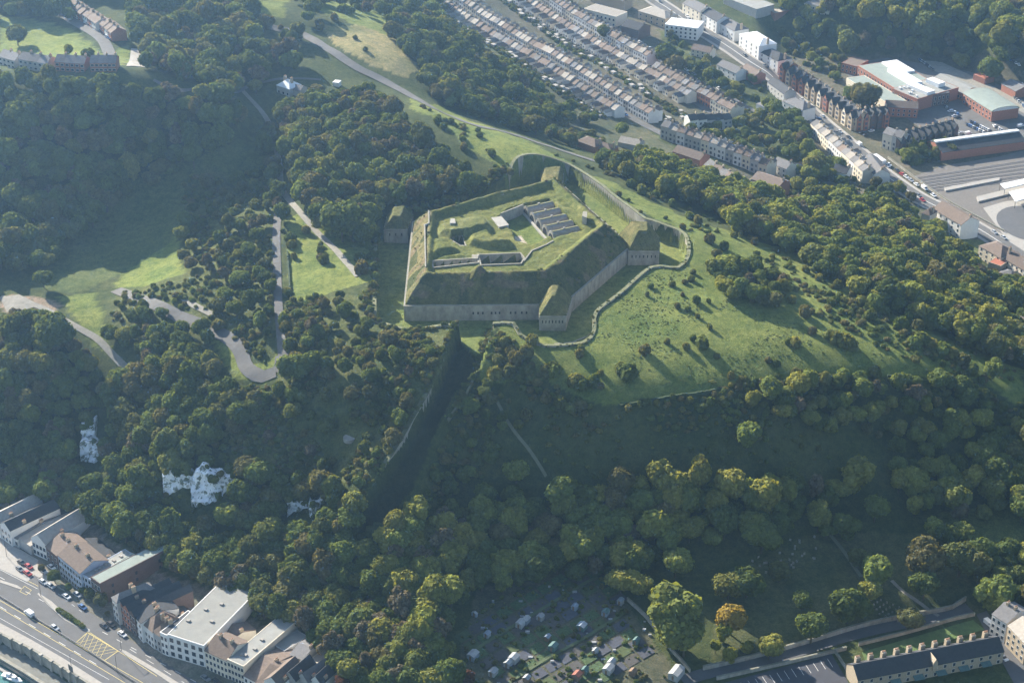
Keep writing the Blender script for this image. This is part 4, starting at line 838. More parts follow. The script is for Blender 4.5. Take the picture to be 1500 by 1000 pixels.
GLASS = mat('window_glass', (.035, .045, .06), rough=.15, spec=.6, var=.1); FRAME = mat('white_frame', (.7, .7, .68), var=.05); METAL = mat('dark_grey_metal', (.10, .10, .105), rough=.5, var=.1); PIPEW = mat('chimney_pot', (.42, .22, .14), var=.2)
def near(px, py, z=None): return G(px, py) if z is None else W(px, py, z)
# ---- building kit: local x along the front, y away from the camera side, front at y=0
def building(a, b, depth, h, roof='flat', rh=2.5, wall='white', rf='slate', label='', cat='building', name='building', z0=None, group=None, win=None, chim=0, parapet=.2, sheet=False, over=.25, door=False, gext=3.0, winback=False, sidewin=None, prm=None):
    """a,b = pixels of the front eave line (height h above the ground)"""
    if z0 is None: A = G(a[0], a[1], h); B = G(b[0], b[1], h); zz = min(A[2], B[2]); A = W(a[0], a[1], zz+h); B = W(b[0], b[1], zz+h)
    else: zz = z0; A = W(a[0], a[1], z0+h); B = W(b[0], b[1], z0+h)
    d = (B-A)[:2]; Ln = float(np.linalg.norm(d)); rz = math.atan2(d[1], d[0])
    E = empty(name, (A[0], A[1], zz), rz); tag(E, label, cat, group); house_parts(E, Ln, depth, h, roof, rh, WALLC[wall], ROOFC[rf], win, chim, parapet, gext, door, over, sidewin)
    return E, Ln
def house_parts(E, L, D, h, roof, rh, wm, rm, win=None, chim=0, parapet=.2, gext=3.0, door=False, over=.25, sidewin=None):
    if roof == 'flat':
        MB().box(0, L, 0, D, -gext, h).build('wall', wm, E)
        mb = MB(); mb.box(.35, L-.35, .35, D-.35, h+.003, h+.12); r = mb.build('roof', rm, E)
        if parapet:
            p = MB(); t = .3; H_ = h+parapet
            p.box(-.04, L+.04, -.04, t, h, H_); p.box(-.04, L+.04, D-t, D+.04, h, H_); p.box(-.04, t, t, D-t, h, H_); p.box(L-t, L+.04, t, D-t, h, H_); p.build('parapet', wm, E)
    elif roof == 'gable':      # ridge along x
        mb = MB(); mb.prismx([(0, -gext), (D, -gext), (D, h), (D/2, h+rh), (0, h)][::-1], 0, L); mb.build('wall', wm, E)
        mb = MB(); o = over; s = rh/(D/2); t = .18
        mb.prismx([(-o, h-o*s+.02), (D/2, h+rh+.02), (D+o, h-o*s+.02), (D+o, h-o*s+t), (D/2, h+rh+t+.03), (-o, h-o*s+t)], -.12, L+.12); mb.build('roof', rm, E)
    elif roof == 'front':      # ridge along y, gable to the street
        mb = MB(); mb.prism([(0, -gext), (L, -gext), (L, h), (L/2, h+rh), (0, h)][::-1], 0, D); mb.build('wall', wm, E)
        o = over; s = rh/(L/2); t = .18; mb = MB()
        mb.prism([(-o, h-o*s+.02), (L/2, h+rh+.02), (L+o, h-o*s+.02), (L+o, h-o*s+t), (L/2, h+rh+t+.03), (-o, h-o*s+t)], -.12, D+.12); mb.build('roof', rm, E)
    elif roof == 'hip':
        MB().box(0, L, 0, D, -gext, h).build('wall', wm, E); o = over; q = min(L, D)/2
        a = [(-o, -o, h+.01), (L+o, -o, h+.01), (L+o, D+o, h+.01), (-o, D+o, h+.01)]
        if L >= D: t = [(q, D/2, h+rh), (L-q+.01, D/2, h+rh)]; f = [(0, 1, 5, 4), (1, 2, 5), (2, 3, 4, 5), (3, 0, 4), (3, 2, 1, 0)]
        else: t = [(L/2, q, h+rh), (L/2, D-q+.01, h+rh)]; f = [(0, 1, 4), (1, 2, 5, 4), (2, 3, 5), (3, 0, 4, 5), (3, 2, 1, 0)]
        MB().add(a+t, f).build('roof', rm, E)
    elif roof == 'curved':     # barrel roof, ridge along x
        MB().box(0, L, 0, D, -gext, h).build('wall', wm, E); pr = [(D/2-D/2*1.04*math.cos(math.pi*k/12), h+.02+rh*math.sin(math.pi*k/12)) for k in range(13)]
        MB().prismx(pr, -.3, L+.3).build('roof', rm, E); MB().prismx([((p[0]-D/2)*.9+D/2, h+(p[1]-h)*.9) for p in pr], L+.2, L+.34).build('gable_panel', FRAME, E)
    if win:      # (columns, rows, first z, storey height, width, height)
        nc, nr, zf, sh, ww, wh = win
        for r_ in range(nr):
            for c_ in range(nc):
                x = L*(c_+.5)/nc; z = zf+r_*sh
                if z+wh > h-.1: continue
                f = MB().box(x-ww/2-.1, x+ww/2+.1, -.06, 0.0, z-.1, z+wh+.1).build('window', FRAME, E); MB().box(x-ww/2, x+ww/2, -.09, -.055, z, z+wh).build('pane', GLASS, f)
    if sidewin:
        nc, nr, zf, sh, ww, wh = sidewin
        for r_ in range(nr):
            for c_ in range(nc):
                y = D*(c_+.5)/nc; z = zf+r_*sh; MB().box(L-.02, L+.06, y-ww/2, y+ww/2, z, z+wh).build('window', GLASS, E)
    if door: MB().box(L*.5-.6, L*.5+.6, -.1, 0, 0, 2.2).build('door', METAL, E)
    for k in range(chim):
        x = L*(k+.5)/chim if chim > 1 else L-.6; zt = h+(rh if roof in ('gable', 'hip', 'curved') else .3)
        y = D/2 if roof != 'front' else D*.3
        c = MB().box(x-.45, x+.45, y-.8, y+.8, h-.3, zt+1.3).build('chimney', WALLC['buff'], E); p = MB()
        for q in (-.45, .05, .5): p.cyl(x, y+q, zt+1.3, zt+1.85, .16, .13, 6)
        p.build('chimney_pots', PIPEW, c)
# ---- cars
CARC = [mat('car_paint_'+n, c, rough=.3, spec=.6, var=.02) for n, c in (('white', (.75, .75, .75)), ('silver', (.45, .47, .5)), ('blue', (.06, .14, .32)), ('black', (.03, .03, .035)), ('red', (.40, .04, .04)), ('grey', (.18, .19, .2)))]
CARN = ['white', 'silver', 'blue', 'black', 'red', 'grey']; RUB = mat('tyre_rubber', (.02, .02, .02)); RIM = mat('wheel_rim', (.4, .4, .42), rough=.4)
def carbody():
    mb = MB(); w = .88
    pr = [(-2.15, .3), (2.15, .3), (2.2, .55), (2.1, .78), (1.2, .92), (-1.9, .98), (-2.2, .8), (-2.2, .5)]
    n = len(pr); v = [(x, -w, z) for x, z in pr]+[(x, w, z) for x, z in pr]
    mb.add(v, [tuple(range(n)), tuple(range(n, 2*n))[::-1]]+[(i, n+i, n+(i+1) % n, (i+1) % n) for i in range(n)])
    mb.hull([(-1.3, -.62, 1.38), (.35, -.62, 1.38), (.35, .62, 1.38), (-1.3, .62, 1.38)], [(-1.25, -.6, 1.45), (.3, -.6, 1.45), (.3, .6, 1.45), (-1.25, .6, 1.45)])
    return mb.mesh('car_body', [CARC[0]])
CB_ = carbody()
gb = MB(); gb.hull([(-1.85, -.8, .93), (1.15, -.8, .88), (1.15, .8, .88), (-1.85, .8, .93)], [(-1.33, -.64, 1.4), (.38, -.64, 1.4), (.38, .64, 1.4), (-1.33, .64, 1.4)]); CG_ = gb.mesh('car_glass', [GLASS])
wb = MB(); a_ = [2*math.pi*i/10 for i in range(10)]; wb.hull([(.32*math.cos(t), -.1, .32*math.sin(t)) for t in a_], [(.32*math.cos(t), .1, .32*math.sin(t)) for t in a_]); CW_ = wb.mesh('car_wheel', [RUB])
vb = MB(); pr = [(-2.5, .3), (2.4, .3), (2.45, .9), (1.7, 1.15), (1.2, 2.0), (-2.5, 2.05)]; n = 6; vb.add([(x, -.95, z) for x, z in pr]+[(x, .95, z) for x, z in pr], [tuple(range(n)), tuple(range(n, 2*n))[::-1]]+[(i, n+i, n+(i+1) % n, (i+1) % n) for i in range(n)]); CV_ = vb.mesh('van_body', [CARC[0]])
vg = MB(); vg.hull([(1.75, -.82, 1.18), (1.75, .82, 1.18), (1.62, .82, 1.2), (1.62, -.82, 1.2)], [(1.30, -.8, 1.92), (1.30, .8, 1.92), (1.15, .8, 1.92), (1.15, -.8, 1.92)]); vg.box(.5, 1.1, -.97, .97, 1.25, 1.8); CVG_ = vg.mesh('van_glass', [GLASS])
def car(x, y, z, rz, ci, label, group, van=False, sc=1.0, wheels=True):
    E = empty('parked_van' if van else 'car', (x, y, z), rz); E.scale = (sc,)*3; b = link('body', CV_ if van else CB_, E); b.material_slots[0].link = 'OBJECT'; b.material_slots[0].material = CARC[ci]
    link('windows', CVG_ if van else CG_, E)
    if wheels:
        for sx in (-1.35, 1.35):
            for sy in (-.8, .8): w = link('wheel', CW_, E); w.location = (sx, sy, .32)
    return tag(E, label, 'van' if van else 'car', group)
def heading(p, q, z): a = W(*p, z); b = W(*q, z); return math.atan2(b[1]-a[1], b[0]-a[0])
# ------------------------------------------------------------------ hill roads, lanes and tracks
ribbon('road', [(395, 40), (440, 50), (480, 72), (520, 98), (560, 118), (600, 140), (650, 166), (700, 185), (760, 200), (820, 220), (870, 236), (920, 252)], 6.2, ASPH2, .35, across=4)
ribbon('lane', [(350, 128), (366, 145), (384, 165), (395, 185), (404, 215), (410, 250), (414, 280), (440, 312), (462, 338), (490, 365), (525, 405)], 3.2, TRACK, .3)
ribbon('lane', [(408, 300), (405, 345), (406, 400), (408, 450), (412, 500), (414, 525)], 3.8, ASPH2, .3)
ribbon('road', [(170, 425), (222, 444), (262, 464), (305, 482), (335, 496), (352, 515), (362, 540), (385, 552), (404, 545)], 6.0, ASPH2, .35)
ribbon('road', [(404, 545), (411, 538), (413, 520)], 6.0, ASPH2, .36)
ribbon('track', [(262, 432), (285, 448), (312, 462)], 3, TRACK, .3)
ribbon('track', [(0, 436), (35, 442), (70, 455), (105, 475), (140, 495), (165, 520), (190, 545)], 3.0, TRACK, .3)
drape('track', [(0, 436), (28, 432), (60, 448), (12, 462)], TRACK, .28)
ribbon('footpath', [(728, 588), (745, 620), (772, 655), (800, 698)], 1.3, mat('worn_path', (.16, .165, .11)), .25)
ribbon('footpath', [(812, 504), (840, 501), (860, 493), (874, 480)], 1.0, TRACK, .2)
ribbon('road', [(1430, 430), (1465, 462), (1500, 492), (1540, 520)], 8, ASPH, .35)
ribbon('footpath', [(1306, 850), (1325, 868), (1350, 885), (1375, 902)], 1.6, TRACK, .2); ribbon('footpath', [(1185, 740), (1230, 800), (1262, 845)], 1.6, mat('worn_path', (.2, .2, .15)), .2)
# fence down the small meadow and hill-meadow edge hedge
def hedge(name, pxs, w, h, label, cat='hedge', m=None, world=False):
    ws = G(np.array([p[0] for p in pxs]), np.array([p[1] for p in pxs])); c = resample(ws, 2.0); mb = MB()
    for k in range(len(c)-1):
        a, b = c[k], c[k+1]; d = (b-a)/np.linalg.norm(b-a); n = np.array([-d[1], d[0]])*w/2; za, zb = float(Hb(*a)), float(Hb(*b)); j1, j2 = random.uniform(.8, 1.2), random.uniform(.8, 1.2)
        mb.hull([(*(a-n), za-.5), (*(b-n), zb-.5), (*(b+n), zb-.5), (*(a+n), za-.5)], [(*(a-n*.7), za+h*j1), (*(b-n*.7), zb+h*j2), (*(b+n*.7), zb+h*j2), (*(a+n*.7), za+h*j1)])
    return tag(mb.build(name, m or HEDGE), label, cat)
hedge('hedge', [(421, 370), (423, 400), (426, 440)], 1.0, 1.3, 'narrow clipped hedge along the left side of the small meadow')
hedge('hedge', [(1060, 571), (1000, 580), (940, 590), (905, 596)], 1.2, 1.2, 'low dark hedge along the bottom edge of the open slope')
hedge('hedge', [(1300, 552), (1360, 560), (1385, 562)], 1.0, 1.2, 'short hedge at the right end of the open slope edge')
# ------------------------------------------------------------------ chalk cliffs
CHALK = mat('chalk', (.20, .22, .16), rough=1, scale=.55, col2=(.95, .96, .97), bump=.4, streak=True)
for n__ in CHALK.node_tree.nodes:
    if n__.type == 'VALTORGB': n__.color_ramp.elements[0].position = .42; n__.color_ramp.elements[1].position = .50
def cliff(px0, px1, ytop, ybot, label, seed, lean=1.5, wig=1.0):
    rg = random.Random(seed); n = 44; rows = 18; pm = ((px0+px1)/2, ybot); g = G(pm[0], (ytop+ybot)/2); y0_ = g[1]-3.5
    f = y0_*FW[1]+(g[2]-CH)*FW[2]; k = f/FP
    xA, xB = (px0-750)*k, (px1-750)*k; zT = g[2]+(ybot-ytop)/2*k/FW[1]+1; zB = g[2]-(ybot-ytop)/2*k/FW[1]-1
    mb = MB(); vs = []
    nz = lambda i, s, k: float(vnoise(np.array((xA+(xB-xA)*i/n)*1.0), np.array(seed*3.1), s, k)); tops = [zT-(1.8+nz(i, 4.5, seed)*3.2+nz(i, 1.6, seed+1)*1.2)*wig for i in range(n+1)]; bots = [zB+(2.2+nz(i, 5.5, seed+2)*5+nz(i, 1.8, seed+3)*1.5)*wig for i in range(n+1)]
    tops[0] = tops[-1] = (zT+zB)/2+.8; bots[0] = bots[-1] = (zT+zB)/2-.5
    for j in range(rows+1):
        for i in range(n+1):
            t = j/rows; x = xA+(xB-xA)*i/n; z = bots[i]*(1-t)+tops[i]*t
            y = y0_+(z-g[2])*.28+float(vnoise(np.array(x*1.0), np.array(z*2.5), 3.2, seed))*4.5+float(vnoise(np.array(x*1.0), np.array(z*1.0), 1.1, seed))*1.6
            vs.append((x, y, z))
    nn = len(vs); back = [(v[0], v[1]+4, v[2]-.3) for v in vs]; F = []
    for j in range(rows):
        for i in range(n): a = j*(n+1)+i; F.append((a, a+1, a+n+2, a+n+1)); F.append((nn+a, nn+a+n+1, nn+a+n+2, nn+a+1))
    for i in range(n): F.append((i, nn+i, nn+i+1, i+1)); a = rows*(n+1)+i; F.append((a, a+1, nn+a+1, nn+a))
    for j in range(rows): a = j*(n+1); F.append((a, a+n+1, nn+a+n+1, nn+a)); a += n; F.append((a, nn+a, nn+a+n+1, a+n+1))
    for _ in range(int((xB-xA)*.9)):
        v = rg.choice(vs[:(n+1)*4]+vs[-(n+1)*3:]+vs[-(n+1)*3:]+rg.sample(vs, 60)); o = bush(v[0], v[1]-.1, rg.uniform(.5, 2.3), 'bush rooted in the bare chalk face', 'bushes on the chalk', hs=rg.uniform(.8, 1.6), z=v[2]-.3)
    return tag(MB().add(vs+back, F).build('chalk_cliff', CHALK), label, 'cliff')
cliff(238, 284, 681, 722, 'broad bare white chalk face, left part of the largest cliff', 3)
cliff(280, 318, 684, 752, 'broken white chalk face in the middle of the largest cliff', 5, wig=1.6)
cliff(308, 344, 690, 722, 'small ragged white chalk patch at the right of the largest cliff', 7, wig=1.3)
cliff(117, 150, 642, 680, 'white chalk patch low on the far left cliff', 9, wig=1.4)
cliff(119, 140, 612, 650, 'narrow upper streak of chalk on the far left cliff', 11, wig=1.3)
cliff(176, 188, 636, 656, 'tiny chalk spot between two dark trees', 13)
cliff(420, 455, 722, 750, 'white chalk face, left of the two above the dark gully', 15)
cliff(452, 482, 720, 748, 'white chalk face, right of the two above the dark gully', 17, wig=1.2)
g_ = G(512, 642); o = MB().cyl(g_[0], g_[1], g_[2]-1, g_[2]+.7, 2.6, 2.6, 16).build('round_concrete_base', CONC); tag(o, 'small round pale concrete platform in the thicket', 'platform')
# ------------------------------------------------------------------ waterfront road (level 5 m)
RZ = 5.0
flatpoly('road', [(-250, 684), (-60, 775), (0, 790), (30, 812), (75, 835), (150, 885), (240, 940), (330, 1000), (420, 1060), (236, 1060), (90, 975), (45, 949), (0, 925), (-60, 898), (-250, 808)], RZ, ASPH, .05)
flatpoly('pavement', [(-40, 770), (0, 786), (22, 800), (60, 822), (62, 830), (50, 842), (40, 852), (0, 833), (-40, 815)], RZ, PAVE, .12)
flatpoly('pavement', [(62, 830), (100, 852), (150, 888), (200, 925), (240, 955), (236, 962), (190, 930), (130, 885), (95, 866), (50, 842)], RZ, PAVE, .12)
flatpoly('pavement', [(-250, 792), (-60, 880), (0, 912), (45, 936), (90, 962), (150, 1000), (240, 1055), (225, 1060), (90, 978), (45, 952), (0, 930), (-60, 904), (-250, 815)], RZ, PAVE, .12)
def line(name, a, b, w, m, dash=None, gap=None, z=RZ, off=.09):
    A = W(*a, z); B = W(*b, z); Ln = np.linalg.norm((B-A)[:2]); d = (B-A)[:2]/Ln; n = np.array([-d[1], d[0]])*w/2; mb = MB(); t = 0
    while t < Ln:
        e = min(Ln, t+(dash or Ln)); p, q = A[:2]+d*t, A[:2]+d*e; mb.add([(*(p-n), z+off), (*(q-n), z+off), (*(q+n), z+off), (*(p+n), z+off)], [(0, 1, 2, 3)]); t = e+(gap or .01)
    o = mb.build(name, m); o['kind'] = 'structure'; return o
line('road_marking', (-250, 746), (-40, 856), .2, YEL_L); line('road_marking', (-40, 856), (210, 1000), .2, YEL_L); line('road_marking', (-40, 866), (190, 1004), .2, YEL_L); line('road_marking', (0, 905), (160, 995), .15, WHITE_L)
line('road_marking', (0, 888), (150, 978), .25, WHITE_L, 4, 5); line('road_marking', (0, 845), (120, 912), .22, WHITE_L, 3, 5); line('road_marking', (150, 925), (290, 1000), .22, WHITE_L, 3, 5); line('road_marking', (0, 834), (55, 862), .18, WHITE_L)
line('road_marking', (0, 830), (56, 858), .18, YEL_L); line('road_marking', (190, 950), (270, 1000), .18, WHITE_L, 4, 6); line('road_marking', (55, 846), (125, 900), .15, WHITE_L, 2, 3); line('road_marking', (130, 925), (230, 990), .2, YEL_L)
yb_ = [(110, 942), (128, 926), (173, 953), (153, 967)]
for a, b in zip(yb_, yb_[1:]+yb_[:1]): line('road_marking', a, b, .3, YEL_L, off=.1)
L1 = lambda a, b, t: (a[0]*(1-t)+b[0]*t, a[1]*(1-t)+b[1]*t)
for k in range(1, 7):
    line('road_marking', L1(yb_[0], yb_[3], k/7), L1(yb_[1], yb_[2], max(0, (k-1.5)/7)), .16, YEL_L, off=.1); line('road_marking', L1(yb_[0], yb_[3], (k-1)/7), L1(yb_[1], yb_[2], min(1, (k+1.2)/7)), .16, YEL_L, off=.1)
yb2 = [(29, 866), (36, 858), (46, 864), (39, 871)]
for a, b in zip(yb2, yb2[1:]+yb2[:1]): line('road_marking', a, b, .18, YEL_L, off=.1)
# kerbed islands
def slab(name, px, z, h, m, label=None, cat=None, kind=None):
    w = WP(px, z); mb = MB(); mb.hull([(p[0], p[1], z-.3) for p in w], [(p[0], p[1], z+h) for p in w]); o = mb.build(name, m); return tag(o, label, cat, kind=kind)
slab('kerb_island', [(56, 868), (75, 880), (100, 903), (122, 917), (132, 922), (131, 926), (120, 922), (95, 908), (72, 888), (55, 870)], RZ, .17, PAVE, kind='structure')
slab('kerb_island', [(175, 950), (184, 953), (230, 980), (262, 1000), (290, 1020), (280, 1020), (225, 984), (180, 957)], RZ, .17, PAVE, kind='structure')
slab('kerb_island', [(0, 849), (25, 857), (33, 862), (30, 863), (0, 853)], RZ, .17, PAVE, kind='structure')
hg = G(105, 903); w_ = WP([(88, 893), (108, 905), (124, 917), (120, 920), (100, 908), (84, 896)], RZ); bb = empty('planted_island', (w_[0][0], w_[0][1], RZ)); tag(bb, 'strip of clipped shrubs on the kerbed island in the middle of the wide road', 'shrub bed')
c = resample(WP([(86, 894), (104, 906), (122, 919)], RZ), 1.3)
for q in c: o = link('shrub', random.choice(BUSHES), bb); o.location = (q[0]-w_[0][0], q[1]-w_[0][1], .2); o.scale = (1.25, 1.25, 1.0); o.rotation_euler = (0, 0, random.random()*6)
# crash barrier on the median
def barrier(pxs, z, label):
    w = resample(WP(pxs, z), 4.0); E = empty('crash_barrier', (w[0][0], w[0][1], z)); tag(E, label, 'barrier'); o0 = w[0]; r = MB()
    for k in range(len(w)-1):
        a, b = w[k]-o0, w[k+1]-o0; d = (b-a)/np.linalg.norm(b-a); n = np.array([-d[1], d[0]])*.16; r.hull([(*(a-n), .5), (*(b-n), .5), (*(b+n), .5), (*(a+n), .5)], [(*(a-n), .85), (*(b-n), .85), (*(b+n), .85), (*(a+n), .85)])
    r.build('rail', METAL, E); pm = MB().box(-.08, .08, -.08, .08, 0, .6).mesh('post', [METAL])
    for k in range(0, len(w)): o = link('post', pm, E); o.location = (w[k][0]-o0[0], w[k][1]-o0[1], 0)
barrier([(-250, 735), (-40, 850), (0, 874), (60, 911), (120, 948), (180, 988), (215, 1010)], RZ, 'long dark crash barrier along the middle of the dual carriageway')
# retaining wall with piers, lower yard, quay and basin
hw_w = WP(HW, RZ); E = empty('harbour_road_wall', hw_w[1]); E.location = (hw_w[1][0], hw_w[1][1], 0); o0 = np.array(hw_w[1][:2]); tag(E, 'buttressed stone retaining wall between the road and the lower yard', 'wall')
wallrun('wall', [(p[0]-o0[0], p[1]-o0[1]) for p in hw_w], RZ+1.0, .5, .8, STONE, E, COPE, .8, inner=1)
c = resample(hw_w, 5.0); pm = MB().box(-.7, .7, -.7, .7, .5, RZ+1.5).mesh('pier', [STONE])
for q in c: o = link('pier', pm, E); o.location = (q[0]-o0[0], q[1]-o0[1], 0); o.rotation_euler = (0, 0, -.75)
YZ = 1.5
flatpoly('lower_yard', [(p[0], p[1]) for p in [W(x, y, YZ)[:2] for x, y in [(-250, 826), (-60, 915), (0, 941), (45, 963), (100, 1000), (150, 1040), (110, 1040), (62, 1006), (34, 988), (0, 968), (-60, 936), (-250, 847)]]], YZ, mat('yard_surface', (.17, .17, .15), var=.2, scale=.3), .06, world=True)
qw = WP(QW, YZ); o = wallrun('quay_wall', [p[:2] for p in qw], YZ+.7, -4, 1.4, STONE, None, COPE, 1.2, inner=1); tag(o, 'stone quay wall along the edge of the small green harbour basin', 'wall')
wm_ = bpy.data.materials.new('harbour_water'); wm_.use_nodes = True; b = wm_.node_tree.nodes['Principled BSDF']; b.inputs['Base Color'].default_value = (.05, .16, .14, 1); b.inputs['Roughness'].default_value = .15
o = MB().add([(-900, 200, -.6), (W(150, 1064, 0)[0], 200, -.6), (W(150, 1064, 0)[0], qb[-1][1], -.6), (qb[2][0]+1, qb[2][1], -.6), (-900, qb[0][1], -.6)], [(0, 1, 2, 3, 4)]).build('harbour_water', wm_); o['kind'] = 'structure'
def boat(px, py, rz, label):
    p = W(px, py, -.5); E = empty('motor_boat', p, rz); tag(E, label, 'boat', 'boats moored at the pontoon'); mb = MB(); ring = [(-3, -1.1), (1.5, -1.2), (3.6, 0), (1.5, 1.2), (-3, 1.1)]
    mb.hull([(x*.85, y*.7, -.2) for x, y in ring], [(x, y, .9) for x, y in ring]); mb.build('hull', CARC[0], E); MB().hull([(-1.2, -.8, .9), (1.2, -.7, .9), (1.2, .7, .9), (-1.2, .8, .9)], [(-1.0, -.6, 1.8), (.6, -.5, 1.8), (.6, .5, 1.8), (-1.0, .6, 1.8)]).build('cabin', FRAME, E); MB().box(.7, .95, -.5, .5, 1.2, 1.65).build('windscreen', GLASS, E)
boat(14, 991, -.3, 'white motor boat nearest the quay corner'); boat(22, 996, -.4, 'white motor boat moored at the right of the other one')
p = W(10, 984, -.4); o = MB().box(-5, 5, -.8, .8, -.3, .25).build('pontoon', PAVE); o.location = p; o.rotation_euler = (0, 0, -.6); tag(o, 'floating pontoon beside the moored boats', 'pontoon')
# cars, road vehicles
q5 = lambda cx, cy: (cx/3.5725, 720+cy/3.5725)
hd = heading((60, 880), (120, 925), RZ)
CARS5 = [(112, 368, 3, 'black car, upper left of the four parked together'), (150, 388, 4, 'red car beside a black one at the left end of the parking'), (103, 402, 5, 'dark grey car, lower left of the four parked together'), (145, 424, 4, 'red car nearest the road of the four parked together'), (228, 412, 1, 'silver car under the leftmost street tree'), (270, 392, 0, 'white car parked right by the shop fronts'), (226, 470, 1, 'silver car on the road edge below a street tree'), (266, 490, 1, 'silver grey car behind another silver one on the road edge'), (348, 545, 0, 'white car parked in front of the small street trees'), (405, 536, 1, 'pale car parked against the pavement near the trees'), (432, 600, 2, 'blue car on the road beside the shady trees'), (640, 742, 0, 'white roofed car in the long building shadow'), (286, 708, 1, 'silver car driving on the wide road'), (545, 700, 3, 'dark car parked in the tree shade'), (580, 690, 3, 'second dark car parked in the tree shade by the pavement'), (1075, 972, 5, 'grey car parked in shade below the white hotel'), (1132, 988, 3, 'dark car parked in shade at the bottom of the picture'), (770, 760, 5, 'dark car parked along the shaded pavement')]
for cx, cy, ci, lab in CARS5: p = W(*q5(cx, cy), RZ+.7); car(p[0], p[1], RZ+.05, hd+random.uniform(-.04, .04), ci, lab, 'cars on the waterfront road')
p = W(*q5(152, 632), RZ+1); car(p[0], p[1], RZ+.05, hd+math.pi, 0, 'white van driving on the wide waterfront road', 'vans', van=True)
for tx, ty, rp, lab in ((60, 826, 5, 'small brown street tree beside the parked red cars'), (79, 842, 8, 'round brownish street tree among the parked silver cars'), (100, 855, 5, 'thin street tree in front of the blue and white building'), (120, 860, 5, 'bare brown street tree by the blue building'), (132, 868, 8, 'round street tree in front of the dark brick block'), (148, 878, 9, 'largest dark street tree before the grey house'), (157, 892, 4, 'small street tree beside the grey house')):
    g = W(tx, ty, RZ+4); tree(g[0], g[1], rp/3.75*1.1, 'd', lab, None, hs=1.2)
def lamp(px, py, z, h, label, group=None, arm=1.8, rz=0):
    p = W(px, py, z); E = empty('street_lamp', p, rz); tag(E, label, 'street lamp', group); MB().cyl(0, 0, 0, h, .11, .07, 6).build('pole', METAL, E); MB().box(0, arm, -.06, .06, h-.15, h).build('arm', METAL, E); MB().box(arm-.2, arm+.5, -.16, .16, h-.25, h-.08).build('lamp_head', PAVE, E)
for k, (px, py, lab) in enumerate(((10, 815, 'street lamp on the pale pavement at the far left'), (60, 873, 'street lamp at the tip of the planted island'), (172, 985, 'street lamp on the median near the bottom'), (178, 953, 'street lamp at the end of the lower island'), (106, 985, 'street lamp above the buttressed wall'), (222, 946, 'street lamp on the pavement near the white hotel'))): lamp(px, py, RZ, 9, lab, rz=.8)
p = W(105, 988, RZ); E = empty('road_sign', p, hd); tag(E, 'dark backed road sign on two posts by the harbour side pavement', 'road sign'); MB().box(-1.4, 1.4, -.06, .06, 1.8, 4.6).build('panel', METAL, E)
for x in (-1, 1): MB().cyl(x, .1, 0, 4.4, .07, n=6).build('post', METAL, E)
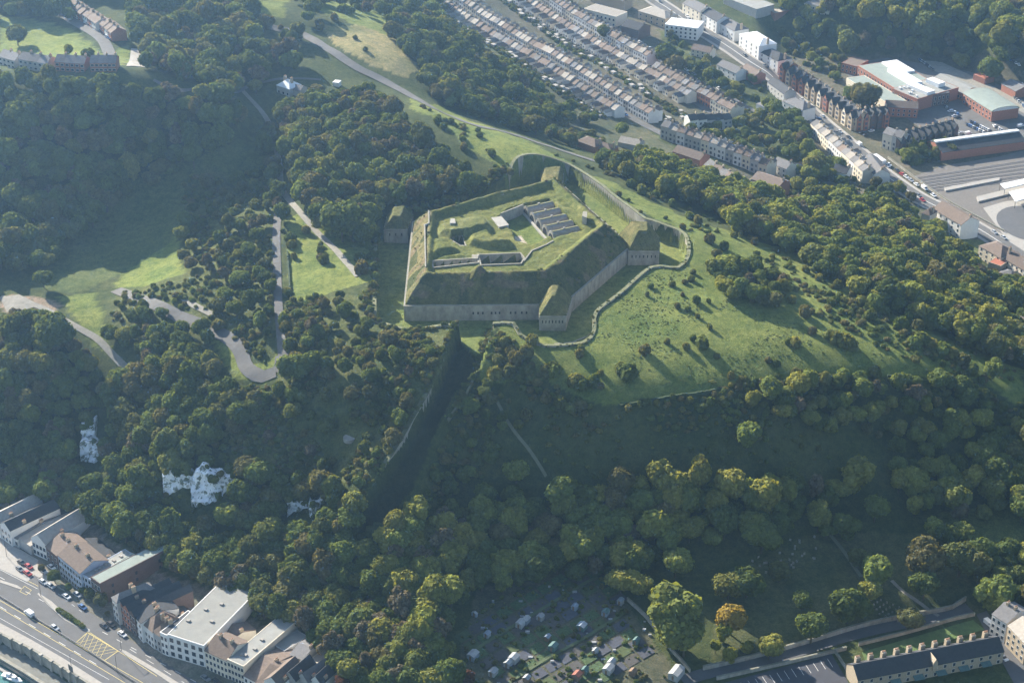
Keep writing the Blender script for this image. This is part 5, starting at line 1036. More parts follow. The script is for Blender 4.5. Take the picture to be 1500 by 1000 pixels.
# ---- shops and houses below the cliff
def q(cx, cy): return q5(cx, cy)
BL = [((-60, 130), (-5, 165), 22, 8, 'front', 2.2, 'white', 'pale', 'white gabled building cut by the left edge', (2, 2, 1, 3.2, 1.2, 1.5)),
 ((0, 165), (52, 205), 24, 8, 'front', 2.4, 'white', 'dark', 'white fronted building with a dark roof running back to the trees', (3, 2, 1, 3.2, 1.2, 1.5)),
 ((55, 228), (92, 250), 26, 4, 'gable', 1.5, 'white', 'slate', 'low white shop in the shade of taller neighbours', (2, 1, .8, 3, 1.5, 1.6)),
 ((100, 243), (160, 285), 30, 4.5, 'gable', 1.0, 'grey', 'pale', 'long low shed with a pale brown roof and white skylights', None),
 ((163, 238), (236, 275), 32, 8.5, 'front', 3.2, 'white', 'pale', 'large gabled warehouse running back from the street', (4, 2, 1, 3.4, 1.5, 1.8)),
 ((238, 285), (298, 335), 14, 7.5, 'gable', 3.0, 'dark', 'tile', 'brick house with a steep brown tiled roof', (3, 2, 1, 3, 1.1, 1.4)),
 ((302, 330), (420, 428), 13, 10.5, 'gable', 3.0, 'blue', 'tile', 'pale blue and white striped three storey front with brown roof', (8, 3, 1, 3.1, 1.4, 1.6)),
 ((424, 428), (474, 460), 22, 9.5, 'flat', 1, 'blue', 'felt', 'pale blue building with flat grey felt roof', (3, 3, 1, 3, 1.3, 1.6)),
 ((474, 447), (522, 482), 34, 11.5, 'flat', 1, 'dark', 'green', 'tall dark brick block with a grey green flat roof', (3, 3, 1, 3.4, 1.5, 1.8)),
 ((584, 552), (612, 583), 16, 11, 'hip', 2.5, 'grey', 'slate', 'pale corner house with a grey hipped roof', (2, 3, 1, 3.2, 1.1, 1.6)),
 ((614, 572), (644, 600), 22, 10, 'front', 1.8, 'brick', 'dark', 'red fronted house, left of the three with dark roofs running back', (2, 3, 1, 3.2, 1.0, 1.5)),
 ((644, 600), (674, 627), 24, 10, 'front', 1.8, 'brick', 'dark', 'red fronted house, middle of the three with dark roofs running back', (2, 3, 1, 3.2, 1.0, 1.5)),
 ((674, 627), (704, 655), 26, 10, 'front', 1.8, 'dark', 'dark', 'red fronted house, right of the three with dark roofs running back', (2, 3, 1, 3.2, 1.0, 1.5)),
 ((704, 650), (738, 690), 16, 9.5, 'gable', 2.6, 'white', 'dark', 'narrow white house beside the red front', (2, 3, 1, 2.9, 1.0, 1.4)),
 ((738, 682), (800, 735), 12, 8.5, 'hip', 3.6, 'white', 'tile', 'white house with a steep brown hipped roof and dormer', (4, 2, 1, 3, 1.0, 1.5)),
 ((800, 730), (838, 758), 12, 8.5, 'hip', 3.0, 'grey', 'tile', 'small shop with a brown hipped roof left of the tall white house', (2, 2, 1, 3, 1.0, 1.5)),
 ((836, 735), (874, 752), 16, 10.5, 'flat', 1, 'white', 'dark', 'narrow tall white house against the large white block', (2, 3, 1, 3.2, 1.0, 1.6)),
 ((876, 745), (1066, 806), 40, 11.0, 'flat', 1, 'white', 'felt', 'large white three storey block with a vast flat grey roof', (5, 3, 1.2, 3.3, 1.7, 1.9)),
 ((1070, 830), (1188, 884), 13, 9.5, 'gable', 3.2, 'cream', 'tile', 'cream house row with a brown tiled roof beside the white block', (6, 3, 1, 3, 1.0, 1.5)),
 ((1188, 876), (1274, 914), 36, 10.0, 'flat', 1, 'cream', 'felt', 'cream building with a sloping pale grey flat roof', (5, 3, 1, 3.1, 1.1, 1.5)),
 ((1274, 960), (1350, 1000), 22, 6.5, 'gable', 2.6, 'white', 'tile', 'lower house with a brown roof at the bottom edge', (3, 2, 1, 3, 1.0, 1.4)),
 ((1330, 1010), (1420, 1050), 20, 7, 'gable', 3, 'cream', 'tile', 'roof cut by the bottom edge right of the cream buildings', None)]
for a, b, D, h, rf, rh, wl, rc, lab, wn in BL:
    E, Ln = building(q(*a), q(*b), D, h, rf, rh, wl, rc, lab, z0=RZ, win=wn, chim=2 if rf in ('gable', 'hip') and D < 20 else (1 if rf != 'flat' else 0), sidewin=(3, 2, 4, 3.2, 1.0, 1.5) if 'brick block' in lab or 'blue building' in lab else None)
    if 'vast' in lab or 'sloping pale' in lab or 'grey felt' in lab:
        for k in range(5): x_, y_ = random.uniform(2, Ln-3), random.uniform(4, D-4); MB().box(x_, x_+1.4, y_, y_+1.1, h, h+.7).build('roof_vent', PAVE, E)
# rear wings and yards
RW = [((380, 340), (460, 415), 14, 6.5, 'gable', 2, 'white', 'dark', 'rear wing with a dark roof behind the blue fronted house'), ((395, 290), (520, 395), 10, 5, 'gable', 2, 'grey', 'dark', 'long low dark roof behind the blue fronted house'), ((635, 395), (726, 340), 4, 10, 'flat', 1, 'green', 'green', 'pale green rear tower behind the dark brick block'), ((830, 640), (905, 700), 10, 5, 'gable', 2, 'grey', 'dark', 'small dark roofed outbuilding in the yard left of the white block'), ((840, 560), (890, 600), 7, 4, 'flat', 1, 'grey', 'felt', 'small flat roofed shed at the foot of the cliff'), ((1150, 745), (1200, 790), 12, 6, 'gable', 2, 'white', 'tile', 'brown roofed rear wing behind the cream row'), ((455, 830), (495, 845), 6, 8, 'flat', 1, 'white', 'felt', 'x')]
for a, b, D, h, rf, rh, wl, rc, lab in RW[:-1]: building(q(*a), q(*b), D, h, rf, rh, wl, rc, lab, z0=RZ, chim=1 if rf == 'gable' else 0)
building((127, 737), (136, 740), 4, 6, 'flat', 1, 'white', 'felt', 'tiny white hut on the slope above the warehouse', name='hut', cat='hut')
q6 = lambda cx, cy: (370+cx/3.5725, 720+cy/3.5725)
for a, b, D, h, rf, rh, wl, rc, lab in [((110, 800), (165, 835), 12, 6, 'flat', 1, 'grey', 'felt', 'grey flat roofed annexe below the wood'), ((195, 850), (262, 880), 12, 6, 'gable', 1.6, 'white', 'slate', 'slate roofed annexe behind the bottom terrace'), ((300, 880), (360, 905), 9, 5, 'flat', 1, 'cream', 'pale', 'low annexe with a pale roof behind the bottom terrace'), ((60, 985), (140, 1020), 14, 8, 'front', 3, 'white', 'tile', 'left house of the bottom terrace with brown roof'), ((160, 960), (225, 990), 12, 8, 'front', 3, 'grey', 'dark', 'dark roofed house in the bottom terrace'), ((235, 965), (290, 1000), 12, 8, 'front', 3, 'grey', 'slate', 'slate roofed house, second from the right of the bottom terrace'), ((300, 985), (360, 1010), 12, 8, 'front', 3, 'white', 'dark', 'right end house of the bottom terrace')]:
    building(q6(*a), q6(*b), D, h, rf, rh, wl, rc, lab, z0=6.5, chim=1 if rf != 'flat' else 0)
hedge('garden_wall', [(478, 985), (492, 965), (498, 975)], .5, 1.6, 'pale garden wall right of the bottom terrace', 'wall', PAVE)

yd = MB(); yg = random.Random(11)
for _ in range(70):
    cx, cy = yg.choice([(yg.uniform(380, 560), yg.uniform(280, 400)), (yg.uniform(760, 930), yg.uniform(560, 680)), (yg.uniform(1100, 1240), yg.uniform(690, 800)), (yg.uniform(100, 180), yg.uniform(150, 230))]); p = W(*q5(cx, cy), RZ+2); w = yg.uniform(.6, 2.2); a = yg.uniform(.8, .95)
    c, s_ = math.cos(a), math.sin(a); b = [(p[0]+c*x-s_*y, p[1]+s_*x+c*y) for x, y in ((-w, -w*.7), (w, -w*.7), (w, w*.7), (-w, w*.7))]; h = yg.uniform(1.5, 4.0); yd.hull([(*v, RZ-.5) for v in b], [(*v, RZ+h) for v in b])
tag(yd.build('yard_clutter', WALLC['grey']), kind='stuff')
# ------------------------------------------------------------------ allotments
q7 = lambda cx, cy: (740+cx/3.5725, 720+cy/3.5725)
q6 = lambda cx, cy: (370+cx/3.5725, 720+cy/3.5725)
PL1 = mat('tilled_plot', (.085, .08, .075), var=.25, scale=.8); PL2 = mat('shaded_plot_netting', (.075, .08, .10), var=.2, scale=.9); PL3 = mat('plot_greens', (.07, .11, .045), var=.4, scale=1.2, bump=.3); PL4 = mat('shaded_plot_grass', (.075, .10, .04), var=.3, scale=.8)  # plot colours lowered: shadow of the tree belt is painted into them
org = np.array([690.0, 960.0]); ua = np.array([200, -118.0])/10; va = np.array([95, 105.0])/8
rg = random.Random(5)
for i in range(10):
    for j in range(-1, 9):
        a = org+ua*i+va*(j-1.2)+np.array([0, 0]); px = [tuple(a+ua*.05+va*.08), tuple(a+ua*rg.uniform(.8, .95)+va*.08), tuple(a+ua*.92+va*.86), tuple(a+ua*.05+va*.86)]
        c = a+ua/2+va/2
        if not inpoly(np.array([c[0]]), np.array([c[1]]), [(672, 905), (720, 880), (790, 850), (875, 832), (990, 990), (1000, 1010), (660, 1010), (675, 950)])[0]: continue
        drape('allotment_plot', px, rg.choice([PL1, PL1, PL2, PL3, PL3, PL4]), rg.uniform(.10, .30), n=3)
ribbon('allotment_path', [(690, 955), (760, 912), (830, 870), (875, 845)], 1.4, mat('mown_path', (.10, .125, .06)), .35); ribbon('allotment_path', [(745, 1000), (800, 965), (850, 938), (920, 895)], 1.4, MATS['mown_path'], .35)
SHM = [mat('shed_'+n, c, var=.15, scale=1) for n, c in (('grey', (.30, .31, .32)), ('teal', (.10, .17, .165)), ('wood', (.22, .15, .10)), ('red', (.28, .11, .08)), ('blue', (.24, .29, .35)), ('pale', (.36, .37, .37)))]  # shed colours dimmed as well, with the allotment shade painted in
def shed(px, py, w, d, h, wm, rm, label, rz=-.55, name='shed', greenhouse=False):
    w, d, h = w*.78, d*.78, h*.85
    p = G(px, py); E = empty(name, (p[0]-w/2, p[1]-d/2, p[2]), rz); tag(E, label, name.replace('_', ' '), None)
    mb = MB().prism([(0, -.5), (w, -.5), (w, h), (w/2, h+.6), (0, h)][::-1], 0, d); mb.build('wall', wm, E); o = .12; mb = MB(); mb.prism([(-o, h-.04), (w/2, h+.66), (w+o, h-.04), (w+o, h+.08), (w/2, h+.78), (-o, h+.08)], -.15, d+.15); mb.build('roof', rm, E); MB().box(w/2-.4, w/2+.4, -.05, 0, 0, 1.9).build('door', SHM[2] if not greenhouse else GLASS, E); return E
SH = [(760, 914, 3.4, 4.4, 2.4, 5, 5, 'pale blue roofed shed in the upper part of the allotments'), (768, 909, 3, 4, 2.2, 4, 5, 'light roofed shed right behind the pale blue one'), (790, 905, 3, 3, 2.2, 0, 0, 'small grey greenhouse above the middle plots'), (750, 965, 4, 4.5, 2.6, 5, 5, 'pale square shed at the lower left corner of the allotments'), (742, 972, 3, 4, 2.2, 0, 5, 'low shed left of the pale square one'), (850, 918, 4, 4, 2.3, 1, 4, 'blue grey shed in the middle of the allotments'), (885, 898, 3, 3.5, 2.2, 4, 1, 'teal roofed shed near the right wall'), (808, 948, 3.4, 4, 2.3, 1, 1, 'teal green shed in the middle plots'), (843, 990, 3.6, 4, 2.4, 2, 3, 'red roofed shed at the bottom of the allotments'), (855, 983, 2.6, 3, 2.2, 1, 1, 'small green shed right of the red roofed one'), (888, 980, 4, 5, 2.4, 5, 5, 'white roofed cabin at the bottom of the allotments'), (893, 972, 3, 4, 2.4, 0, 5, 'white roofed shed behind the white cabin'), (930, 940, 2.6, 3, 2.2, 1, 1, 'small dark green shed above the tarmac plot'), (985, 985, 5, 8, 2.8, 5, 5, 'pale garage beside the corner of the burial ground'), (907, 882, 2.6, 3, 2.2, 0, 4, 'small shed against the right boundary'), (745, 848, 1.8, 2, 1.8, 4, 5, 'tiny pale hut at the top of the allotments'), (695, 900, 3, 1.2, 1.6, 4, 5, 'low cold frame at the left edge'), (770, 995, 3, 3, 2.2, 2, 0, 'wooden shed at the bottom left of the allotments'), (800, 935, 2.4, 3, 2.0, 2, 4, 'wooden shed above the teal one'), (690, 960, 4, 5, 2.4, 4, 5, 'shed with a shining roof by the reddish tree'), (720, 985, 3.2, 4, 2.2, 0, 0, 'grey shed at the bottom left corner'), (840, 890, 2.6, 3, 2, 4, 4, 'small blue shed on the upper right plots'), (925, 985, 3, 3, 2, 2, 2, 'brown shed at the lower right'), (870, 955, 2.2, 3, 1.9, 4, 5, 'narrow pale shed near the tarmac plot'), (712, 930, 2.6, 3, 2, 0, 4, 'bluish shed among the left plots')]
for a in SH: shed(a[0], a[1], a[2], a[3], a[4], SHM[a[5]], SHM[a[6]], a[7])
it = []
for _ in range(420):
    px, py = rg.uniform(675, 985), rg.uniform(845, 1005)
    if not inpoly(np.array([px]), np.array([py]), [(672, 905), (720, 880), (790, 850), (875, 832), (1000, 1010), (660, 1010)])[0]: continue
    g = G(px, py); it.append((g[0], g[1], g[2]-.1, rg.choice([.35, .5, .7, 1.1]), 1, rg.randrange(6)))
scatter('allotment_planting', it, PC_B, 6)
cm = MB()
for _ in range(28):    # clutter: water butts, frames, bins, canes
    px, py = rg.uniform(690, 960), rg.uniform(860, 1003); g = G(px, py)
    w = rg.uniform(.3, .9); cm.box(g[0]-w, g[0]+w, g[1]-w*.6, g[1]+w*.6, g[2]-.1, g[2]+rg.uniform(.3, 1.0))
tag(cm.build('garden_clutter', SHM[0]), kind='stuff')
# boundary walls
def wallpx(pxs, h, th, label, m=STONE, name='boundary_wall', cap=True):
    cm_ = mat('mossy_coping', (.16, .16, .12), scale=.8, col2=(.27, .26, .21))
    w = resample(G(np.array([p[0] for p in pxs]), np.array([p[1] for p in pxs])), 5); z = [float(Hb(*p)) for p in w]
    o = wallrun(name, w, [v+h for v in z], [v-1 for v in z], th, m, None, cm_ if cap else None, th+.1, caph=.12); return tag(o, label, 'wall')
ribbon('alley', [(1000, 998), (1040, 985), (1150, 960), (1250, 930), (1350, 908), (1420, 890)], 5.5, ASPH, .2)
wallpx([(722, 480), (712, 500), (700, 530), (690, 560), (672, 590), (655, 615)], .7, .9, 'overgrown stone parapet running downhill on the right side of the narrow dark ditch', mat('mossy_wall', (.12, .13, .07), scale=.8, col2=(.24, .23, .15)), 'ditch_parapet', False)
wallpx([(1030, 982), (1100, 966), (1180, 944), (1260, 920), (1330, 905), (1395, 893), (1415, 880)], 2.2, .5, 'long high stone wall along the top of the alley below the burial ground')
wallpx([(1050, 996), (1130, 978), (1215, 958), (1240, 952)], 1.6, .5, 'lower wall of the alley beside the car park')
wallpx([(1258, 946), (1330, 928), (1400, 908), (1428, 902)], 1.6, .5, 'lower wall of the alley beside the terrace lawn')
wallpx([(918, 880), (945, 905), (975, 945), (1010, 985)], 1.8, .4, 'dark wall between the allotments and the burial ground')
wallpx([(1222, 956), (1235, 975), (1250, 1004)], 1.4, .4, 'short wall between the car park and the terrace')
drape('car_park', [(1050, 1003), (1218, 958), (1245, 1003), (1060, 1055)], mat('dark_tarmac', (.06, .062, .075), var=.1, scale=.3), .22, n=8)
for k in range(13):
    t = k/12; a = (1085+(1212-1085)*t, 997-(997-962)*t+3); b = (a[0]+9, a[1]+14); A, B = G(*a), G(*b); d = (B-A)[:2]; d = d/np.linalg.norm(d)*5.0; n = np.array([-d[1], d[0]])/5*.09; z = 9.25+.02
    z1, z2 = float(Hb(A[0], A[1]))+.26, float(Hb(A[0]+d[0], A[1]+d[1]))+.26; o = MB().add([(*(A[:2]-n), z1), (*(A[:2]+d-n), z2), (*(A[:2]+d+n), z2), (*(A[:2]+n), z1)], [(0, 1, 2, 3)]).build('bay_marking', WHITE_L); o['kind'] = 'structure'
drape('lawn', [(1262, 955), (1425, 908), (1442, 922), (1270, 975)], mat('terrace_lawn', (.09, .14, .045), var=.25, scale=.6), .22, n=8)
drape('road', [(1430, 900), (1445, 895), (1520, 1000), (1490, 1010)], ASPH, .24, n=6)
# headstones
hs_ = MB().box(-.3, .3, -.06, .06, 0, .9).mesh('headstone', [PAVE]); k = 0
for row in range(5):
    for c_ in range(7):
        px, py = 1272+c_*9+row*4, 872+c_*5.2+row*7-c_*1.5
        g = G(px, py); o = link('headstone', hs_); o.location = g; o.rotation_euler = (rg.uniform(-.1, .1), 0, rg.uniform(-.6, -.3)); tag(o, 'weathered headstone in the rows on the sunlit patch of the burial ground', 'headstone', 'headstones in rows')
for _ in range(34): g = G(rg.uniform(1100, 1200), rg.uniform(785, 840)); o = link('headstone', hs_); o.location = g; o.rotation_euler = (rg.uniform(-.1, .1), 0, rg.uniform(-1, .5)); o.scale = (1.5, 1, 1.2); tag(o, 'pale headstone scattered in the shaded upper burial ground', 'headstone', 'headstones in the shade')
# bottom right terrace
q8 = lambda cx, cy: (1100+cx/3.5725, 720+cy/3.5725)
TE, Ln = building(q8(560, 985), q8(1325, 835), 9.5, 6.0, 'gable', 3.4, 'buff', 'dark', 'long stone terrace with dark slate roof, many chimneys and green porches', z0=8.5, name='terrace', cat='terrace', win=(16, 2, 1, 2.9, 1.1, 1.4))
for k in range(11):
    x = Ln*(.06+.088*k); c = MB().box(x-.9, x+.9, 7.6, 9.2, 5.6, 9.6).build('chimney', WALLC['buff'], TE); p = MB()
    for q_ in (-.6, -.2, .2, .6): p.cyl(x+q_, 8.4, 9.6, 10.3, .17, .14, 6)
    p.build('chimney_pots', PIPEW, c)
for k in range(6): x = Ln*(.1+.155*k); MB().hull([(x-2, -2.2, 2.2), (x+2, -2.2, 2.2), (x+2, 0, 2.6), (x-2, 0, 2.6)], [(x-2, -2.2, 2.35), (x+2, -2.2, 2.35), (x+2, 0, 3.1), (x-2, 0, 3.1)]).build('porch_roof', SHM[1], TE)
MB().prism([(Ln*.52-.9, 4), (Ln*.52-.9, 7.6), (Ln*.52, 9.2), (Ln*.52+.9, 7.6), (Ln*.52+.9, 4)], -.6, 4).build('gable_bay', WALLC['buff'], TE)
building(q8(1262, 640), q8(1340, 690), 13, 9, 'gable', 2.8, 'white', 'slate', 'white rendered house beside the white van at the right', z0=9.5, win=(3, 3, 1, 2.8, 1.1, 1.4), chim=2)
building(q8(1345, 700), q8(1440, 800), 12, 9, 'gable', 3, 'buff', 'pale', 'brown brick house with a pale roof right of the white one', z0=9.5, win=(4, 3, 1, 2.8, 1.1, 1.4), chim=1)
p = W(*q8(1248, 690), 10); car(p[0], p[1], 9.3, -1.1, 0, 'white van parked beside the white rendered house', 'vans', van=True); p = W(*q8(1285, 735), 10); car(p[0], p[1], 9.3, -1.1, 1, 'silver car parked behind the white van', None)
p = W(*q8(1320, 870), 9); car(p[0], p[1], 8.8, -1.1, 0, 'white car at the end of the long terrace', None)
# ------------------------------------------------------------------ top left houses and the hill house
q1 = lambda cx, cy: (cx/3.5725, cy/3.5725)
ribbon('road', [(60, 0), (92, 22), (130, 45), (152, 62), (163, 85)], 7, ASPH2, .4)
drape('car_park', [(192, 72), (208, 72), (213, 100), (185, 98)], PAVE, .4, n=4)
ribbon('lane', [(225, 118), (280, 132), (330, 135), (362, 128), (400, 118), (430, 116), (470, 118)], 2.6, ASPH2, .4)
for k, (a, b) in enumerate((((-10, 295), (75, 320)), ((95, 310), (245, 335)), ((285, 325), (440, 335)), ((470, 330), (605, 330)))):
    n = 3 if k else 2
    for j in range(n):
        A = L1(a, b, j/n); B = L1(a, b, (j+1)/n); building(q1(*A), q1(*B), 9, 5.2, 'gable', 2.6, 'brick' if k > 1 else 'grey', 'slate', ['grey house at the far left end of the lawn', 'grey walled house in the second pair below the far lawn', 'brick house with white window bands below the far lawn', 'brick house at the right end below the far lawn'][k], name='house', cat='house', group='row of houses below the far lawn '+str(k), win=(2, 2, .8, 2.5, 1.6, 1.2), chim=1)
for k, (a, b) in enumerate((((350, 25), (420, 75)), ((430, 75), (500, 125)), ((520, 125), (580, 175)))):
    for j in range(3): building(q1(*L1(a, b, j/3)), q1(*L1(a, b, (j+1)/3)), 9, 5, 'gable', 2.6, 'white' if (j+k) % 2 else 'brick', 'tile', ['house at the upper end of the far left street', 'house in the middle of the far left street', 'house at the lower end of the far left street'][k], name='house', cat='house', group='far left street row '+str(k), win=(2, 2, .8, 2.4, 1.1, 1.1), chim=1)
for px, py, ci in ((75, 8, 0), (100, 30, 1), (140, 40, 0), (150, 48, 3), (157, 56, 1), (205, 91, 0), (160, 58, 2)):
    g = G(px, py); car(g[0], g[1], g[2]+.4, -.9, ci, CARN[ci]+' car on the far left street', 'cars on the far left street', wheels=False)
building((405, 125), (424, 131), 9, 5, 'hip', 3.5, 'grey', 'whiter', 'house with a shining pale roof on the hill road', name='house', cat='house', chim=2, win=(3, 1, 1, 3, 1.2, 1.4)); building((424, 131), (440, 134), 7, 3.6, 'gable', 2, 'grey', 'slate', 'lower wing with slate roof beside the shining roofed house', name='house', cat='house')
building((487, 121), (496, 122), 4, 2.5, 'flat', 1, 'white', 'whiter', 'small white trailer on the hill lane', name='trailer', cat='trailer'); building((476, 140), (482, 143), 3, 2.2, 'gable', 1, 'white', 'pale', 'little pale garden shed above the hill wood', name='shed', cat='shed')
building((722, 156), (735, 158), 4, 3, 'gable', 1, 'white', 'whiter', 'white roofed shed on the rough ground beyond the ridge', name='shed', cat='shed'); building((762, 166), (775, 169), 4, 3, 'flat', 1, 'white', 'pale', 'small pale building beside the ridge road trees', name='shed', cat='shed')
# ------------------------------------------------------------------ the town in the valley
q3 = lambda cx, cy: (740+cx/3.5725, cy/3.5725)
q4 = lambda cx, cy: (1100+cx/3.5725, cy/3.5725)
WINM = mat('small_windows', (.06, .07, .09), rough=.3, spec=.5)
def terrace_meshes(L, D, h, rh, ext, gap=0):
    """walls with window faces, roof, chimney stack, rear extension"""
    w = MB(); w.prismx([(0, -4), (D, -4), (D, h), (D/2, h+rh), (0, h)][::-1], 0, L)
    for (x, z, ww, wh) in ((L*.28, 1.0, 1.5, 1.6), (L*.28, 3.9, 1.4, 1.4), (L*.74, 3.9, .9, 1.4), (L*.76, .1, .9, 2.1)): w.box(x-ww/2, x+ww/2, -.05, .01, z, z+wh, 1)
    r = MB(); s = rh/(D/2); r.prismx([(-.25, h-.25*s+.02), (D/2, h+rh+.02), (D+.25, h-.25*s+.02), (D+.25, h-.25*s+.2), (D/2, h+rh+.2), (-.25, h-.25*s+.2)], .02, L-.02)
    c = MB(); c.box(L-.4, L+.35, D/2-.7, D/2+.7, h+.4, h+rh+1.3); c.cyl(L, D/2-.35, h+rh+1.3, h+rh+1.8, .15, n=5); c.cyl(L, D/2+.35, h+rh+1.3, h+rh+1.8, .15, n=5)
    e = MB(); L2 = L*.55; e.prism([(L-L2, -4), (L, -4), (L, h-1.2), (L-L2/2, h+.1), (L-L2, h-1.2)][::-1], D-.05, D+ext); e.box(L-L2*.75, L-L2*.25, D+ext, D+ext+.05, 2.8, 4.0, 1)
    er = MB(); er.prism([(L-L2-.15, h-1.3), (L-L2/2, h+.12), (L+.1, h-1.3), (L+.1, h-1.1), (L-L2/2, h+.32), (L-L2-.15, h-1.1)], D-.02, D+ext+.15)
    return w, r, c, e, er
def hm_(w, r, c, e, er): return (w.mesh('house_wall', [WALLC['white'], WINM]), r.mesh('house_roof', [ROOFC['slate']]), c.mesh('house_chimney', [WALLC['buff']]), e.mesh('house_extension', [WALLC['white'], WINM]), er.mesh('extension_roof', [ROOFC['slate']]))
TK = {}
def setm(o, m, i=0): o.material_slots[i].link = 'OBJECT'; o.material_slots[i].material = m
NH = [0]
def terrace(p0, p1, label, group, unit=5.2, D=8.0, h=6.4, rh=2.3, ext=5.0, back=False, walls=('cream', 'white', 'white', 'cream', 'grey'), roofs=('slate', 'pale', 'tile', 'pale', 'tile'), world=False, flip=False):
    """front foot line; if back, the rear faces the line's right-hand side"""
    key = (unit, D, h, rh, ext)
    A = np.array(p0[:2]) if world else G(*p0)[:2]; B = np.array(p1[:2]) if world else G(*p1)[:2]
    if back: A, B = B, A
    Ln = np.linalg.norm(B-A); n = max(1, int(round(Ln/unit))); d = (B-A)/Ln; u_ = Ln/n; rz = math.atan2(d[1], d[0]); wl = None
    if key not in TK: TK[key] = hm_(*terrace_meshes(unit, D, h, rh, ext))
    w, r, c, e, er = TK[key]
    for i in range(n):
        p = A+d*u_*i; z = min(float(Hb(*(p+d*u_/2))), float(Hb(*p)))+.1; px_, py_ = PROJ(p[0], p[1], z)
        if py_ < -14 or px_ > 1515 or px_ < -15: continue
        E = empty('terraced_house', (p[0], p[1], z), rz); sx = u_/unit
        mir = i % 2 == 1
        if wl is None or random.random() < .8: wl = WALLC[random.choice(walls)]
        rm = ROOFC[random.choice(roofs)]
        hj = random.uniform(.97, 1.05); E.scale = (sx, 1, hj); tag(E, label, 'house', group)
        o = link('wall', w, E); setm(o, wl); o = link('roof', r, E); setm(o, rm); link('chimney', c, E)
        if ext > 0:
            o = link('rear_extension', e, E); setm(o, wl)
            o2 = link('extension_roof', er, o); setm(o2, rm)
            if mir: o.scale = (-1, 1, 1); o.location = (unit, 0, 0)
        NH[0] += 1
# street geometry in world space: D front line then offsets
D0, D1 = G(650, -50)[:2], G(1070, 168)[:2]; B0, B1 = G(620, -25)[:2], G(950, 181)[:2]
dB = (B1-B0)/np.linalg.norm(B1-B0); nB = np.array([dB[1], -dB[0]])   # toward lower-left
if nB[0] > 0: nB = -nB
def off(p, k): return tuple(np.array(p)+nB*k)
terrace(B0, B1, 'terraced house with a pale sunlit front on the lower long street', 'sunlit fronts of the lower long street', world=True, walls=('cream', 'cream', 'white', 'white', 'grey'))
A0 = off(B0, 9.5); A1 = off(np.array(B1)-dB*12, 9.5)
terrace(A0, A1, 'terraced house whose gabled back extension looks over the gardens towards the fort', 'backs nearest the fort', world=True, back=True, ext=5.5, roofs=('tile', 'tile', 'slate', 'pale'))
ribbon('road', [(*off(B0, 4.8), 0), (*off((B0+B1)/2, 4.8), 0), (*off(B1, 4.8), 0), (*off(B1+dB*30, 4.8), 0)], 7.0, ASPH2, .3, world=True)
U0 = G(760, -20)[:2]; U1 = G(947, 97)[:2]; dD = (U1-U0)/np.linalg.norm(U1-U0); V0 = G(954, 112)[:2]; V1 = G(1070, 176)[:2]
nD = np.array([dD[1], -dD[0]]); nD = -nD if nD[0] > 0 else nD
terrace(U0, U1, 'terraced house with a pale sunlit front on the upper long street', 'sunlit fronts of the upper long street', world=True, h=7.0)
terrace(V0, V1, 'terraced house with brick or cream front, near end of upper long street', 'near end of the upper long street', world=True, h=6.8, walls=('cream', 'brick', 'buff', 'cream'), roofs=('tile', 'slate', 'tile'))
C0 = np.array(U0)+nD*9.5; C1 = G(1020, 150)[:2]
terrace(C0, C1, 'terraced house in the middle row with cream back extensions facing the fort', 'middle row with cream backs', world=True, back=True, ext=5.5, roofs=('tile', 'tile', 'slate', 'pale'))
cc_ = (np.array(U0)+nD*4.8, np.array(U1)+nD*4.8, np.array(V1)+nD*4.8); ribbon('road', [(*c, 0) for c in cc_], 7, ASPH2, .3, world=True)
# garden walls and clutter strips between rows: fences as single walls
for k, (s, t, nn, o1, cnt) in enumerate(((B0, B1, nB, -22, 1), )):
    pass
ribbon('back_lane', [(*off(B0, -21), 0), (*off(B1, -21), 0)], 2.6, PAVE, .3, world=True)
def fences(P0, P1, nrm, o1, o2, step=5.2):
    P0, P1 = np.array(P0), np.array(P1); Ln = np.linalg.norm(P1-P0); d = (P1-P0)/Ln; mb = MB()
    for i in range(int(Ln/step)):
        a = P0+d*step*i+nrm*o1; b = P0+d*step*i+nrm*o2; z = float(Hb(*a)); t = d*.08
        if PROJ(a[0], a[1], z)[1] < -5: continue
        mb.hull([(*(a-t), z-1), (*(b-t), z-1), (*(b+t), z-1), (*(a+t), z-1)], [(*(a-t), z+1.6), (*(b-t), z+1.6), (*(b+t), z+1.6), (*(a+t), z+1.6)])
    return mb
def gstuff(name, mb, m): tag(mb.build(name, m), kind='stuff')
gstuff('garden_fencing', fences(B0, B1, nB, -13.5, -20), PAVE); gstuff('garden_fencing', fences(A0, A1, nB, 13.5, 21), PAVE); gstuff('garden_fencing', fences(U0, U1, nD, 23, 30), PAVE)
gi = []
for P0, P1, nn, a, b, dens in ((B0, B1, nB, -21, -14, 1.6), (A0, A1, nB, 14, 26, 2.2), (U0, V1, nD, 23, 31, 1.6), (U0, V1, nD, -22, -13, 1.2)):
    P0, P1 = np.array(P0), np.array(P1); Ln = np.linalg.norm(P1-P0)
    for _ in range(int(Ln*dens)):
        p = P0+(P1-P0)*rg.random()+nn*rg.uniform(a, b); gi.append((p[0], p[1], float(Hb(*p))-.1, rg.choice([.6, .9, 1.3, 1.8]), 1, rg.randrange(6)))
sh = MB()
